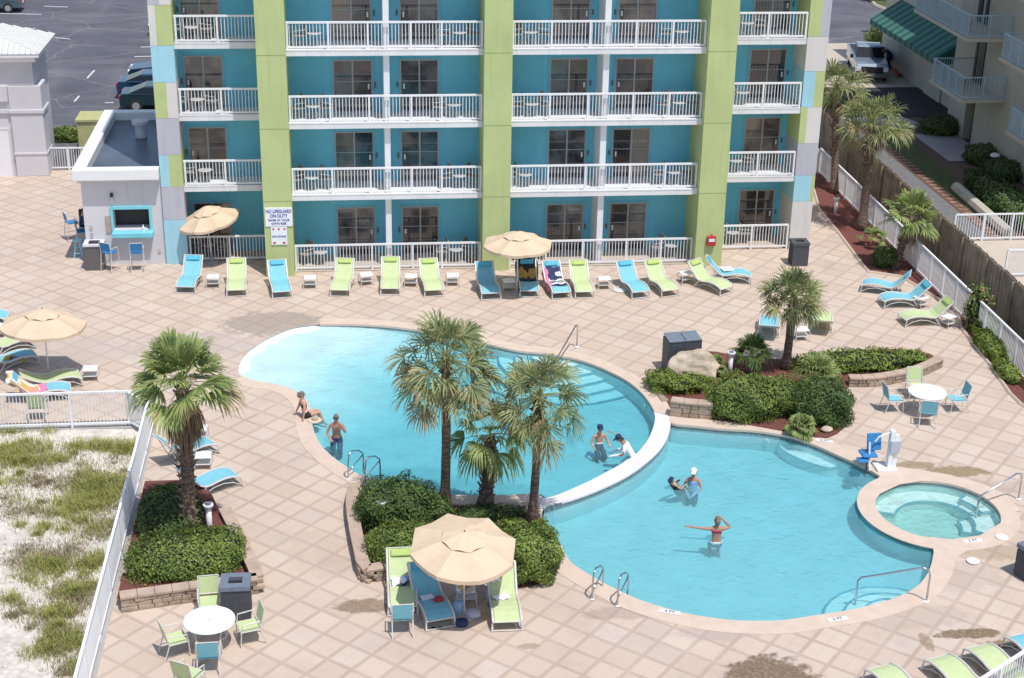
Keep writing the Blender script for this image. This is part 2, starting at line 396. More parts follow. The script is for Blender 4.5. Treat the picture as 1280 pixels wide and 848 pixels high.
M['glassB']=glass_mat('door glass with brown curtain',(.24,.19,.155),(.045,.035,.033),2)
M['glassC']=glass_mat('door glass with grey curtain',(.13,.14,.16),(.02,.022,.03),4)
M['glassD']=glass_mat('door glass with pale drawn curtain',(.36,.31,.26),(.20,.17,.15),1)
M['glassE']=glass_mat('door glass with painted teal reflection',(.05,.12,.15),(.02,.03,.04),3)  # teal reflection painted into the pane colour
M['carglass']=simple('car glass',(.012,.018,.022),.12,.1,5,spec=.35)
def carpaint(name,c): 
    m=simple(name,c,.25,.02,5,metal=.2); m.node_tree.nodes['Principled BSDF'].inputs['Coat Weight'].default_value=.8; return m
def water_mat(name,absc,dens,body,bf,rip=5.):
    n=NT(name); n.n.remove(n.b); p=n.pos()
    tr=n.new('ShaderNodeBsdfTransparent'); gl=n.new('ShaderNodeBsdfGlossy'); gl.inputs['Roughness'].default_value=.09
    w=n.vmath('ADD',p,n.vmath('MULTIPLY',n.noise(p,1.1,3,out='Color'),(.9,.9,0)))
    h=n.math('ADD',n.noise(w,rip,4,.6),n.math('MULTIPLY',n.noise(w,rip*.3,2),1.2))
    b=n.new('ShaderNodeBump'); n.put(b.inputs['Height'],h); b.inputs['Strength'].default_value=.8; b.inputs['Distance'].default_value=.06
    n.l.new(b.outputs[0],gl.inputs['Normal'])
    df=n.new('ShaderNodeBsdfDiffuse'); df.inputs[0].default_value=(*body,1)
    b2=n.new('ShaderNodeBump'); n.put(b2.inputs['Height'],h); b2.inputs['Strength'].default_value=.7; b2.inputs['Distance'].default_value=.09; n.l.new(b2.outputs[0],df.inputs['Normal'])
    m0=n.new('ShaderNodeMixShader'); m0.inputs[0].default_value=bf; n.l.new(tr.outputs[0],m0.inputs[1]); n.l.new(df.outputs[0],m0.inputs[2])
    fr=n.new('ShaderNodeFresnel'); fr.inputs['IOR'].default_value=1.33; n.l.new(b.outputs[0],fr.inputs['Normal'])
    mx=n.new('ShaderNodeMixShader'); n.l.new(fr.outputs[0],mx.inputs[0]); n.l.new(m0.outputs[0],mx.inputs[1]); n.l.new(gl.outputs[0],mx.inputs[2])
    n.l.new(mx.outputs[0],n.out.inputs['Surface'])
    va=n.new('ShaderNodeVolumeAbsorption'); va.inputs[0].default_value=(*absc,1); va.inputs[1].default_value=dens
    n.l.new(va.outputs[0],n.out.inputs['Volume']); return n.m
M['water']=water_mat('pool water',(.13,.74,.81),.95,(.30,.68,.75),.26)
M['spa_water']=water_mat('spa water',(.30,.76,.74),.62,(.34,.66,.66),.20,9.)

# ============================================================ setting: ground, deck, pools
Z=.004
def xy(lst): return [Vector((p.x,p.y)) for p in lst]
U1=[(818,514),(808,498),(792,482),(769,468),(731,452),(686,442.5),(646,438.5),(600,428),(555,418),(505,410.5),(470,407),(430,405.5),(400,405.5)]
BE=[(392,407),(365,411),(340,421),(318,434),(303,448),(298,462)]
U2=[(303,471),(320,477),(341,480),(365,487),(382,500),(389,515),(390,532),(397,551),(411,568),(437,587),(458,598),(500,611),(560,619),(620,620),(673,617)]
DIN=[(684,623),(726,607),(758,591),(790,572.6),(806,556.7),(815,541),(819.5,525)]
LOW=[(838,521),(840,529.6),(870,533),(905,536.5),(940,538.5),(966.6,542),(993,547.5),(1019.7,557),(1046,568.7),(1072.8,580.6),(1091,590),(1102,598.5),(1091,606),(1081,615),(1077.5,627),(1086,644),(1104.7,660),(1131,672),(1164.4,680),(1166,700),(1158,721),(1142,737),(1112.6,750.5),(1067.5,762.4),(1019.7,770),(980,776),(940,777),(905,775),(859,768),(806,753),(769,737),(739.5,721),(713,703),(700,681),(686,663),(678,650)]
DOUT=[(681,634),(713,625),(753,610),(790,591),(816.5,570),(830,554),(836.5,538)]
def loop(seg_lists,seg=4):
    out=[]
    for s in seg_lists:
        out+=xy(catmull(P(s),seg,closed=False))
    r=[]
    for p in out:
        if not r or (p-r[-1]).length>.03: r.append(p)
    return r
upper=loop([U1+BE+U2,DIN]); lower=loop([LOW,DOUT]); 
u_outer=loop([U1+BE+U2]); l_outer=loop([LOW])
union=u_outer+l_outer[::-1]
SPC=at(1172,638); spc=Vector((SPC.x,SPC.y)); SPR=1.72
spa=[spc+Vector((math.cos(t),math.sin(t)))*SPR for t in [2*math.pi*k/56 for k in range(56)]]
deck_poly=[(-40,43.45),(-6.1,43.45),(-6.05,34),(-6.05,20),(34,20),(34,58.55),(23.3,58.6),(23.3,74),(18.8,74),(18.8,70.9),(-40,70.9)]
ground_outer=[(-260,20),(300,20),(300,700),(-260,700)]
ground_hole=[(-40,20),(34,20),(34,58.55),(23.3,58.6),(23.3,74),(18.8,74),(18.8,70.9),(-40,70.9)]
GM=M['sand']
struct(tri_fill([[Vector(p) for p in ground_outer],[Vector(p) for p in ground_hole]],-.012).build('ground',M['asphalt'],fixn=False))
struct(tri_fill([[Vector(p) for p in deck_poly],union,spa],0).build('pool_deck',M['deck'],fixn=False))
# asphalt lot sheets
sheet('parking_lot',M['asphalt'],[(-60,70.9),(18.0,70.9),(18.0,130),(-60,130)],-.006)
# ---- pool shells
def segdist(p,a,b):
    d=b-a; t=max(0,min(1,(p-a).dot(d)/max(1e-9,d.length_squared))); return (p-(a+d*t)).length
beachc=xy(catmull(P(BE),4,closed=False))
def zup(v):
    p=Vector((v[0],v[1])); d=min(segdist(p,beachc[i],beachc[i+1]) for i in range(len(beachc)-1))
    return -min(.60,.02+min(.065,.30*d)+.022*d+.075*max(0,d-2.2)+.05*max(0,d-4.5))
def grid_in(lp,step=.45):
    xs=[p[0] for p in lp]; ys=[p[1] for p in lp]; out=[]
    x=min(xs)
    while x<max(xs):
        y=min(ys)
        while y<max(ys):
            c=False;j=len(lp)-1
            for i in range(len(lp)):
                a,b=lp[i],lp[j]
                if (a[1]>y)!=(b[1]>y) and x<(b[0]-a[0])*(y-a[1])/(b[1]-a[1])+a[0]: c=not c
                j=i
            if c and min((Vector((x,y))-Vector((q[0],q[1]))).length for q in lp)>.15: out.append((x,y))
            y+=step
        x+=step
    return out
def shell(name,lp,zf,top,wl,mats,inner):
    m=tri_fill([lp],0,inner=inner,zf=zf)
    m.mi=[0]*len(m.f); n=len(lp)
    for i in range(n):
        a,b=lp[i],lp[(i+1)%n]; za,zb=zf(a),zf(b)
        t1=min(top,0)
        for (h0a,h0b,h1,mi) in ((max(za,wl-.06) ,max(zb,wl-.06),top,1),(za,zb,None,0)):
            if mi==1: vs=[(a[0],a[1],h0a),(b[0],b[1],h0b),(b[0],b[1],h1),(a[0],a[1],h1)]
            else: vs=[(a[0],a[1],za),(b[0],b[1],zb),(b[0],b[1],max(zb,wl-.06)),(a[0],a[1],max(za,wl-.06))]
            m.cur=mi; m.add(vs,[(3,2,1,0)])
    return struct(m.build(name,mats,fixn=False))
shell('upper_pool_basin',upper,zup,0,-.08,[M['plaster'],M['waterline']],grid_in(upper))
zlo=lambda v:-.66
shell('lower_pool_basin',lower,zlo,0,-.14,[M['plaster'],M['waterline']],None)
shell('spa_basin',spa,lambda v:-.62,0,-.09,[M['spa_plaster'],M['waterline']],None)
def offset(lp,d,closed=True):
    n=len(lp); out=[]
    for i in range(n):
        a=lp[i-1] if closed or i>0 else lp[i]; b=lp[(i+1)%n] if closed or i<n-1 else lp[i]
        t=(b-a).normalized(); nn=Vector((t.y,-t.x)); out.append(lp[i]+nn*(d(i) if callable(d) else d))
    return out
def area(lp): return sum(lp[i].x*lp[(i+1)%len(lp)].y-lp[(i+1)%len(lp)].x*lp[i].y for i in range(len(lp)))/2
def water(name,lp,z,mat,bot=-1.6):
    s=1 if area(lp)>0 else -1
    o=offset(lp,.015*s); m=MB().prism([(p.x,p.y) for p in o],bot,z); return struct(m.build(name,mat))
M['upper_water']=water_mat('upper pool water',(.13,.74,.81),1.15,(.30,.68,.75),.12); water('upper_pool_water',upper,-.08,M['upper_water']); water('lower_pool_water',lower,-.14,M['water']); water('spa_water',spa,-.09,M['spa_water'])
# ---- coping strips (a slightly raised band round the pools)
def strip(name,lp,width,z,mat,closed=True,inner_drop=.05):
    s=1 if (area(lp)>0) else -1
    wf=width if callable(width) else (lambda i:width)
    inn=offset(lp,-.012*s,closed); out=offset(lp,lambda i:wf(i)*s,closed)
    m=MB(); n=len(lp)
    vs=[(p.x,p.y,z) for p in inn]+[(p.x,p.y,z) for p in out]+[(p.x,p.y,-inner_drop) for p in inn]+[(p.x,p.y,-.01) for p in out]
    fs=[]
    for i in range(n if closed else n-1):
        j=(i+1)%n; q=[(i,j,n+j,n+i),(2*n+i,2*n+j,j,i),(n+i,n+j,3*n+j,3*n+i)]
        fs+=q
    m.add(vs,fs); return m
cop_u=loop([U1]); cop_u2=loop([U2]); 
# orientation: keep the outside on the right-hand side
def strip_open(name,pts,width,z,mat,side=1,drop=.06):
    lp=pts; wf=width if callable(width) else (lambda i:width)
    inn=offset(lp,-.012*side,False); out=offset(lp,lambda i:wf(i)*side,False); n=len(lp); m=MB()
    vs=[(p.x,p.y,z) for p in inn]+[(p.x,p.y,z) for p in out]+[(p.x,p.y,-drop) for p in inn]+[(p.x,p.y,-.008) for p in out]
    fs=[]
    for i in range(n-1):
        j=i+1; fs+=[(i,j,n+j,n+i),(2*n+i,2*n+j,j,i),(n+i,n+j,3*n+j,3*n+i)]
    fs+=[(0,n,3*n,2*n),(n-1,2*n-1,4*n-1,3*n-1)]
    m.add(vs,fs); o=m.build(name,mat); return struct(o)
strip_open('pool_coping',cop_u,.5,.014,M['coping'],1)
strip_open('pool_coping',cop_u2,.5,.014,M['coping'],1)
nL=len(l_outer)
def lw(i):
    p=l_outer[i]; d=(p-spc).length
    return max(.12,min(.56,d-SPR-.12)) if d<3.2 else .56
strip_open('pool_coping',l_outer,lw,.014,M['coping'],-1)
s_m=strip('spa_coping',spa,.50,.020,M['coping']); struct(s_m.build('spa_coping',M['coping']))
# broad coping apron between the spa and the lower pool
apr=P([(1131,674),(1150,679),(1166,683),(1168,700),(1160,721),(1158,745),(1165,746),(1171,740),(1180,727),(1190,708),(1200,695),(1213.6,687),(1232,683),(1256,677),(1268,666),(1277,652),(1262,640),(1250,655),(1225,670),(1190,675),(1150,671)])
struct(tri_fill([[Vector((p.x,p.y)) for p in apr]],.017).build('coping_apron',M['coping'],fixn=False))
apr2=P([(1102,594),(1110,586),(1122,584),(1150,588),(1186,594),(1229,606),(1258,619),(1276,640),(1262,640),(1240,618),(1200,603),(1160,601),(1125,606),(1100,618),(1092,628),(1080,618),(1090,606)])
struct(tri_fill([[Vector((p.x,p.y)) for p in apr2]],.017).build('coping_apron',M['coping'],fixn=False))
# weir wall between the two pools
din=xy(catmull([at(673,617)]+P(DIN)+[at(818,514)],6,closed=False)); dou=xy(catmull([at(678,650)]+P(DOUT)+[at(838,521)],6,closed=False))
def resamp(lp,n):
    L=[0]
    for i in range(1,len(lp)): L.append(L[-1]+(lp[i]-lp[i-1]).length)
    out=[]
    for k in range(n):
        t=L[-1]*k/(n-1); i=max(j for j in range(len(L)) if L[j]<=t+1e-9); i=min(i,len(lp)-2)
        out.append(lp[i].lerp(lp[i+1],(t-L[i])/max(1e-9,L[i+1]-L[i])))
    return out
a=resamp(din,44); b=resamp(dou,44)
m=MB(); n=44
vs=[]; 
for i in range(n):
    dx=(a[i]-b[i]).normalized()*.025
    pa=a[i]+dx; pb=b[i]-dx
    vs+=[(pa.x,pa.y,-.05),(pa.x,pa.y,.005),(pb.x,pb.y,.005),(pb.x,pb.y,-.05),(a[i].x,a[i].y,-.67),(b[i].x,b[i].y,-.67)]
fs=[]; mi=[]
for i in range(n-1):
    o=6*i; q=6*(i+1)
    fs+=[(o+1,q+1,q+2,o+2),(o,q,q+1,o+1),(o+2,q+2,q+3,o+3)]
m.add(vs,fs); struct(m.build('weir_wall',M['dam']))
# ---- pool steps and benches
def steps(name,rings,zs,mat,edge,wl):
    """stacked slabs; each ring is a closed outline"""
    m=MB()
    for r,z in zip(rings,zs):
        m.cur=0; m.prism([(p[0],p[1]) for p in r],-1.1,z)
    o=m.build(name,mat); struct(o)
    e=MB()
    for r,z in zip(rings,zs):
        e.tube([(p[0],p[1],z+.004) for p in r],.036,4,closed=True)
    struct(e.build(name+'_edge',edge))
def fan(cpx,r,a0,a1,n=14):
    c=at(*cpx,0); return [(c.x,c.y)]+[(c.x+math.cos(t)*r,c.y+math.sin(t)*r) for t in [R_(a0+(a1-a0)*k/n) for k in range(n+1)]]
c7=(702,437)
steps('upper_pool_steps',[fan(c7,r,170,395) for r in (3.3,2.75,2.2,1.65,1.1)],[-.55,-.47,-.38,-.29,-.19],M['step_plaster'],M['step_edge'],-.08)
steps('lower_pool_steps',[fan((1120,757),r,40,230) for r in (1.75,1.25,.75)],[-.56,-.44,-.30],M['step_plaster'],M['step_edge'],-.14)
bl=[(974,553),(978,560),(990,568),(1012,577),(1035,583),(1048,581),(1056,575),(1030,560),(1000,548)]
steps('lower_pool_bench',[[(p.x,p.y) for p in catmull(P(bl,-.3),4)]],[-.36],M['step_plaster'],M['step_edge'],-.14)
def sector(c,r0,r1,a0,a1,n=20):
    A=[R_(a0+(a1-a0)*k/n) for k in range(n+1)]
    return [(c.x+math.cos(t)*r1,c.y+math.sin(t)*r1) for t in A]+[(c.x+math.cos(t)*r0,c.y+math.sin(t)*r0) for t in A[::-1]]
steps('spa_bench',[sector(spc,1.12,SPR+.1,12,158),sector(spc,.72,SPR+.1,-35,14),sector(spc,1.06,SPR+.1,-35,40),sector(spc,1.36,SPR+.1,5,42)],[-.34,-.48,-.35,-.21],M['step_plaster'],M['step_edge'],-.09)
# ---- beds, yards, roads
bed=[at(1010,212),at(1024,262),at(1047,290),at(1068,318),at(1085,340),at(1126,346),at(1195,388),at(1203,413),at(1240,460),at(1262,492),at(1275,505),at(1300,520)]
bedp=[(p.x,p.y) for p in bed]+[(22.25,40),(22.25,70.5),(18.7,70.5)]
sheet('mulch_bed',M['mulch'],bedp,.010)
m=MB(); m.tube([(p.x,p.y,.02) for p in bed],.06,5); struct(m.build('bed_kerb',M['coping']))
sheet('side_strip_ground',M['dark_mulch'],[(22.25,40),(24.6,40),(24.6,79),(22.25,79)],.006)
sheet('neighbour_yard',M['dark_mulch'],[(24.6,58.8),(60,58.8),(60,78.5),(24.6,78.5)],.004)
sheet('footpath',M['path_asphalt'],[(24.9,58.8),(26.8,58.8),(26.5,78.4),(24.9,78.4)],.012)
m=MB(); y=58.9
while y<77.6:
    m.bb(26.82,27.25,y,y+.26,0,.03); y+=.52
struct(m.build('footpath_brick_edging',M['brick_edge']))
lawn=[(27.4,61),(28.2,61),(28.6,70),(28.6,76),(27.1,76.5),(27.2,66)]
sheet('lawn',M['lawn'],lawn,.016)
sheet('entrance_slab',M['grey_concrete'],[(29.2,70.1),(31.4,70.1),(31.4,75.1),(29.1,75.1)],.03)
sheet('side_pavement',M['grey_concrete'],[(26.0,78.6),(29.8,78.6),(30.6,76.3),(28.0,76.3)],.022)
sheet('service_drive',M['dark_asphalt'],[(18,78.6),(33,78.6),(33,85.2),(18,85.2)],.008)
sheet('concrete_drive',M['concrete'],[(18,85.2),(36,85.2),(38.2,97.2),(18,97.2)],.012)
sheet('road',M['asphalt'],[(18.0,97.2),(90,97.2),(90,170),(18,170)],.004)
sheet('neighbour_pool_deck',M['concrete'],[(24.6,30),(70,30),(70,58.8),(24.6,58.8)],.008)
isl=[at(1091,5),at(1096,9),at(1110,13),at(1140,14),at(1175,10),at(1210,4)]
poly=[Vector((p.x,p.y)) for p in catmull(isl,4,False)]+[Vector((55,125)),Vector((38,125))]
struct(tri_fill([poly],.10).build('traffic_island_grass',M['lawn'],fixn=False))
m=MB(); m.tube([(p.x,p.y,.05) for p in poly[:-2]]+[(38,125,.05)],.16,6); struct(m.build('traffic_island_kerb',M['concrete']))
m=MB(); ii=[at(1098,42),at(1104,60),at(1112,76),at(1122,97)]; m.tube([(p.x,p.y,.06) for p in ii],.14,6); struct(m.build('red_kerb',M['red_paint']))
pp=[Vector((p.x,p.y)) for p in ii]+[Vector((at(1135,97).x,at(1135,97).y)),Vector((at(1150,45).x,at(1150,45).y))]
struct(tri_fill([pp],.08).build('verge_grass',M['lawn'],fixn=False))
# parking marks
m=MB()
for a,b in [((55,8),(85,9)),((0,17),(52,18)),((176,59),(191,58.5)),((168,71),(191,70.5)),((161,84),(191,83)),((131,128.5),(142,128.5)),((30,35),(45,36)),((68,47),(88,49))]:
    A,B=at(*a),at(*b); m.prism([(A.x,A.y-.07),(B.x,B.y-.07),(B.x,B.y+.07),(A.x,A.y+.07)],-.005,.002)
for a,b in [((109,98),(118,88)),((93,127),(99,120))]:
    A,B=at(*a),at(*b); m.prism([(A.x-.05,A.y),(A.x+.05,A.y),(B.x+.05,B.y),(B.x-.05,B.y)],-.005,.002)
struct(m.build('parking_lines',M['paint_line']))
# dune sand
def dune_z(x,y):
    return -.06+.10*math.sin(x*.9+y*.37)*math.cos(y*.7-x*.2)+.05*math.sin(x*2.3+1.7)*math.sin(y*1.9)
V=[];F=[];nx=90;ny=110
for j in range(ny+1):
    for i in range(nx+1):
        x=-40+(i/nx)**.7*33.88; y=20+j/ny*23.35
        V.append((x,y,dune_z(x,y)*max(0,min(1,(-6.1-x)*1.2+.15,(43.3-y)*1.2+.1))-.02+random.uniform(-.012,.012)))
for j in range(ny):
    for i in range(nx): k=j*(nx+1)+i; F.append((k,k+1,k+nx+2,k+nx+1))
m=MB(); m.add(V,F); struct(m.build('dune_sand',M['sand'],smooth=True,fixn=False))
struct(tri_fill([[Vector((-260,-200)),Vector((300,-200)),Vector((300,20.02)),Vector((-260,20.02))]],-.16).build('beach_sand',M['sand'],fixn=False))
# dune grass: nobody could count the blades
def blades(name,label,clusters,mat,dens,hh):
    m=MB(); rnd=random.Random(5)
    for (px,py,rx,ry,k) in clusters:
        c=at(px,py)
        subs=[(rnd.gauss(0,.5)*rx,rnd.gauss(0,.5)*ry,rnd.uniform(.07,.26)) for _q in range(max(3,int(k*7)))]
        for _ in range(int(dens*k)):
            a=rnd.uniform(0,6.283); r=abs(rnd.gauss(0,.62))*(1+.35*math.sin(a*3+px)); x=c.x+math.cos(a)*r*rx; y=c.y+math.sin(a)*r*ry
            if rnd.random()<.72: q_=rnd.choice(subs); x=c.x+q_[0]+rnd.gauss(0,q_[2]); y=c.y+q_[1]+rnd.gauss(0,q_[2])
            if x>-6.25 or y>43.3: continue
            h=hh*rnd.uniform(.4,1.1); b=rnd.uniform(0,6.283); l=rnd.uniform(.2,1.0)*h; w=.004+.004*rnd.random()
            z0=dune_z(x,y)*.9-.04; dx,dy=math.cos(b),math.sin(b)
            p0=(x,y,z0);p1=(x+dx*l*.4,y+dy*l*.4,z0+h*.7);p2=(x+dx*l,y+dy*l,z0+h*(.85+.2*rnd.random()))
            q=(-dy*w,dx*w)
            m.add([(p0[0]-q[0],p0[1]-q[1],z0),(p0[0]+q[0],p0[1]+q[1],z0),(p1[0]+q[0],p1[1]+q[1],p1[2]),(p1[0]-q[0],p1[1]-q[1],p1[2]),p2],[(0,1,2,3),(3,2,4)])
    o=m.build(name,mat,fixn=False); tag(o,label,'grass',kind='stuff')
blades('dune_grass','green tufts of dune grass on the white sand beside the fence',
 [(30,575,1.1,.7,3),(15,560,.9,.6,2),(110,620,1.0,.9,4),(120,600,.8,.6,2),(150,560,.8,.5,2.6),(170,600,.4,.8,.8),(75,625,.7,.5,1),(60,660,.7,.5,.7),(120,655,.8,.8,1.2),(45,700,.4,.4,.4),(75,705,.8,.4,1.2),(122,705,.5,.5,1.3),(95,735,.6,.4,1.2),(70,765,.7,.4,.9),(12,745,.3,.2,.3),(60,808,.5,.3,.9),(95,800,.6,.5,1.2),(108,835,.4,.5,1.0),(70,780,.4,.3,.5),(-40,600,1.5,1.5,3),(35,720,.6,.3,.4),(95,560,.6,.4,.9),(15,540,1.2,.3,1)],M['dunegrass'],950,.24)
blades('dry_dune_grass','dry straw coloured grass scattered over the white sand',
 [(60,600,1.6,1.2,3),(130,650,.8,1.0,2),(60,690,1.3,.8,2.5),(100,740,1.0,.8,2.6),(90,790,.9,.8,2.2),(30,760,.9,.6,.8),(15,700,.6,.6,.5),(125,600,1.,1.,1.5),(100,830,.7,.6,1.6),(40,640,1.0,.5,1)],M['drygrass'],1200,.14)

# ============================================================ vegetation builders
def leafcloud(m,c,rad,n,ls,rnd,power=2.4,shell=.25,noise=.12,zcut=-1.,flat=.5):
    ph=[rnd.uniform(0,6) for _ in range(6)]
    for _ in range(n):
        z=rnd.uniform(max(-1,zcut),1); a=rnd.uniform(0,6.283); rr=math.sqrt(max(0,1-z*z))
        d=Vector((rr*math.cos(a),rr*math.sin(a),z))
        k=(abs(d.x)**power+abs(d.y)**power+abs(d.z)**power)**(-1/power)
        k*=1-shell*rnd.random()**2+noise*math.sin(3*a+ph[0])*math.cos(2.3*z*3+ph[1])+noise*.7*math.sin(7*a+ph[2]+z*5)
        k+=rnd.gauss(0,.03)+(rnd.random()<.04)*rnd.uniform(.03,.12)
        p=Vector((c[0]+d.x*k*rad[0],c[1]+d.y*k*rad[1],c[2]+d.z*k*rad[2]))
        nrm=(d+Vector((rnd.gauss(0,flat),rnd.gauss(0,flat),rnd.gauss(0,flat)+.25))).normalized()
        t=nrm.orthogonal().normalized(); t=Matrix.Rotation(rnd.uniform(0,6.283),3,nrm)@t; b=nrm.cross(t)
        s=ls*rnd.uniform(.6,1.25)
        m.add([p-t*s,p-b*s*.45,p+t*s,p+b*s*.45],[(0,1,2,3)])
def core(m,c,rad,power=2.4,k=.86,zcut=-1):
    n=14; vs=[];fs=[]
    for i in range(9):
        z=math.sin(-math.pi/2+math.pi*i/8); rr=math.sqrt(max(0,1-z*z))
        for j in range(n):
            a=6.283*j/n; d=Vector((rr*math.cos(a),rr*math.sin(a),z)); q=(abs(d.x)**power+abs(d.y)**power+abs(d.z)**power+1e-9)**(-1/power)*k
            vs.append((c[0]+d.x*q*rad[0],c[1]+d.y*q*rad[1],max(c[2]+d.z*q*rad[2],c[2]+zcut*rad[2]*k)))
    for i in range(8):
        for j in range(n): fs.append((i*n+j,i*n+(j+1)%n,(i+1)*n+(j+1)%n,(i+1)*n+j))
    m.add(vs,fs)
def shrub(name,label,loc,lobes,mat,n=5000,ls=.05,power=2.6,cat='shrub',seed=1,group=None,flowers=0,noise=.10):
    t=thing(name,label,cat,loc,0,group); rnd=random.Random(seed)
    m=MB(); k=MB(); tot=sum(l[1][0]*l[1][1] for l in lobes)
    for (c,r) in lobes:
        leafcloud(m,c,r,int(n*r[0]*r[1]/tot),ls,rnd,power,zcut=-.9,noise=noise); core(k,c,r,power,.84,zcut=-1)
    m.build('foliage',mat,t,fixn=False); k.build('dark_core',M['shrubcore'],t,smooth=True)
    if flowers:
        f=MB(); c,r=lobes[0]
        for _ in range(flowers):
            a=rnd.uniform(0,6.28); z=rnd.uniform(-.6,.95); rr=math.sqrt(1-z*z)
            p=Vector((c[0]+math.cos(a)*rr*r[0],c[1]+math.sin(a)*rr*r[1],c[2]+z*r[2]))
            for q in range(5):
                b=q*1.2566; f.add([p,p+Vector((math.cos(b)*.05,math.sin(b)*.05,.03)),p+Vector((math.cos(b+.6)*.06,math.sin(b+.6)*.06,.04)),p+Vector((math.cos(b+1.2)*.05,math.sin(b+1.2)*.05,.03))],[(0,1,2,3)])
        f.build('flowers',M['flower'],t,fixn=False)
    return t
def fan_leaf(m,pm,c,az,el,L,bl,rnd,nl=26,droop=.5,spread=2.6,w=.022,fold=.15,chaos=1.):
    """petiole from c, then a fan of pointed leaflets"""
    d=Vector((math.cos(az)*math.cos(el),math.sin(az)*math.cos(el),math.sin(el)))
    side=Vector((-math.sin(az),math.cos(az),0)); up=side.cross(d)*-1
    if up.z<0: up=-up
    p1=c+d*L*.55+Vector((0,0,-.02*L)); p2=c+d*L+Vector((0,0,-.12*L*droop))
    pm.tube([c,p1,p2],[.018,.012,.008],4,cap=False)
    d2=((p2-p1).normalized()+Vector((rnd.gauss(0,.18),rnd.gauss(0,.18),rnd.gauss(0,.18)))*(chaos-1)).normalized(); up2=side.cross(d2); up2=up2 if up2.z>0 else -up2
    tilt=rnd.uniform(-.5,.5)*chaos; side2=(side*math.cos(tilt)+up2*math.sin(tilt)).normalized(); up3=d2.cross(side2); up3=up3 if up3.z>0 else -up3
    for i in range(nl):
        a=(i/(nl-1)-.5)*spread*1.0+rnd.gauss(0,.03); ln=bl*(1-.28*abs(i/(nl-1)-.5)*2)*rnd.uniform(.88,1.08)
        dd=(d2*math.cos(a)+side2*math.sin(a)+up3*(fold*(1 if i%2 else -.4)*.35+.10+rnd.gauss(0,.10)*(chaos-1))).normalized()
        n=dd.cross(up3).normalized()
        q1=p2+dd*ln*.5; q2=p2+dd*ln*.8+Vector((0,0,-ln*.16*droop)); q3=p2+dd*ln*.97+Vector((rnd.gauss(0,.02),rnd.gauss(0,.02),-ln*(.42+.2*rnd.random())*droop))
        ww=w*(1+.4*rnd.random())
        m.add([p2-n*.004,p2+n*.004,q1+n*ww,q1-n*ww,q2+n*ww*.8,q2-n*ww*.8,q3],[(0,1,2,3),(3,2,4,5),(5,4,6)])
def palm(name,label,base,top,kind,nf,L,bl,seed,tr=.17,skirt=0,boots=0,group='palm trees around the pool',elmin=-.9,nl=26,boot_from=.35,w=.022,droop=.8,tilt_out=1.0,dry_edge=0):
    t=thing(name,label,'palm tree',base,0,group); rnd=random.Random(seed)
    c=Vector(top)-Vector(base); pts=[];rs=[]
    for i in range(13):
        f=i/12; p=Vector((0,0,-.05)).lerp(c,f)+Vector((math.sin(f*3.1)*.03,math.sin(f*2.2+1)*.03,0)); pts.append(p); rs.append(tr*(1.35-.45*min(1,f*5) if f<.2 else .92-.12*f)*(1+.04*math.sin(i*2.1)))
    m=MB(); m.tube(pts,rs,14); m.build('trunk',M['trunk'] if not boots else M['trunk_dark'],t,smooth=True)
    if boots:
        b=MB(); h=c.length
        for i in range(boots):
            f=boot_from+(1-boot_from)*(i/boots); a=i*2.4; p=Vector((0,0,0)).lerp(c,f); d=Vector((math.cos(a),math.sin(a),0)); s=Vector((-d.y,d.x,0))
            r=tr*.85; q=p+d*r; tip=p+d*(r+rnd.uniform(.08,.17))+Vector((0,0,rnd.uniform(-.02,.18)))
            b.add([q-s*.05+Vector((0,0,-.05)),q+s*.05+Vector((0,0,-.05)),q+s*.03+Vector((0,0,.05)),q-s*.03+Vector((0,0,.05)),tip+s*.012,tip-s*.012],[(0,1,4,5),(1,2,4),(2,3,5,4),(3,0,5)])
        b.build('leaf_bases',M['trunk_dark'],t)
    m=MB(); pm=MB(); dm=MB(); C=c+Vector((0,0,.05))
    for i in range(nf):
        f=(i+.5)/nf; el=1.35-(1.35-elmin)*f**.85+rnd.gauss(0,.08); az=i*2.39996+rnd.gauss(0,.12)
        sab=(kind=='sabal'); tgt=m if not((sab and f>.55 or skirt>20 and f>.72) and rnd.random()<.32) else dm
        fan_leaf(tgt,pm,C+Vector((0,0,.12*(1-f))),az,el+(rnd.gauss(0,.15) if sab else 0),L*(rnd.uniform(.75,1.25) if sab else rnd.uniform(.8,1.15))*(.65+.45*f),bl*rnd.uniform(.8,1.12),rnd,nl,droop*(.6+.7*f),w=w,spread=3.5 if sab else 2.6,chaos=2.3 if sab else 1.2,fold=.3 if sab else .2)
    m.build('crown',M[kind],t,fixn=False)
    if dm.v: dm.build('drying_fronds',M['tanfrond'],t,fixn=False)
    pm.build('petioles',M['petiole'],t)
    if skirt:
        k=MB(); kp=MB()
        for i in range(skirt):
            az=i*2.39996; fan_leaf(k,kp,C+Vector((0,0,-.1-.012*i*0.8)),az,-1.05-.25*rnd.random(),L*.45,bl*.75,rnd,14,1.6,1.7,w=.018)
        k.build('dead_fronds',M['dryfrond'],t,fixn=False)
    return t
def trunktop(base,z,px=None):   # crown centre above the base, shifted to meet the photographed lean
    return (base.x,base.y,z) if px is None else tuple(at(px[0],px[1],z))
b=at(237,680); palm('palm_tree','shaggy fan palm with a skirt of dead fronds standing in the left planter',(b.x,b.y,.1),(b.x+.12,b.y-.1,4.65),'fanpalm',30,.75,.95,3,tr=.20,skirt=34,boots=120,nl=30,w=.026,boot_from=.1,elmin=-.35,droop=.5)
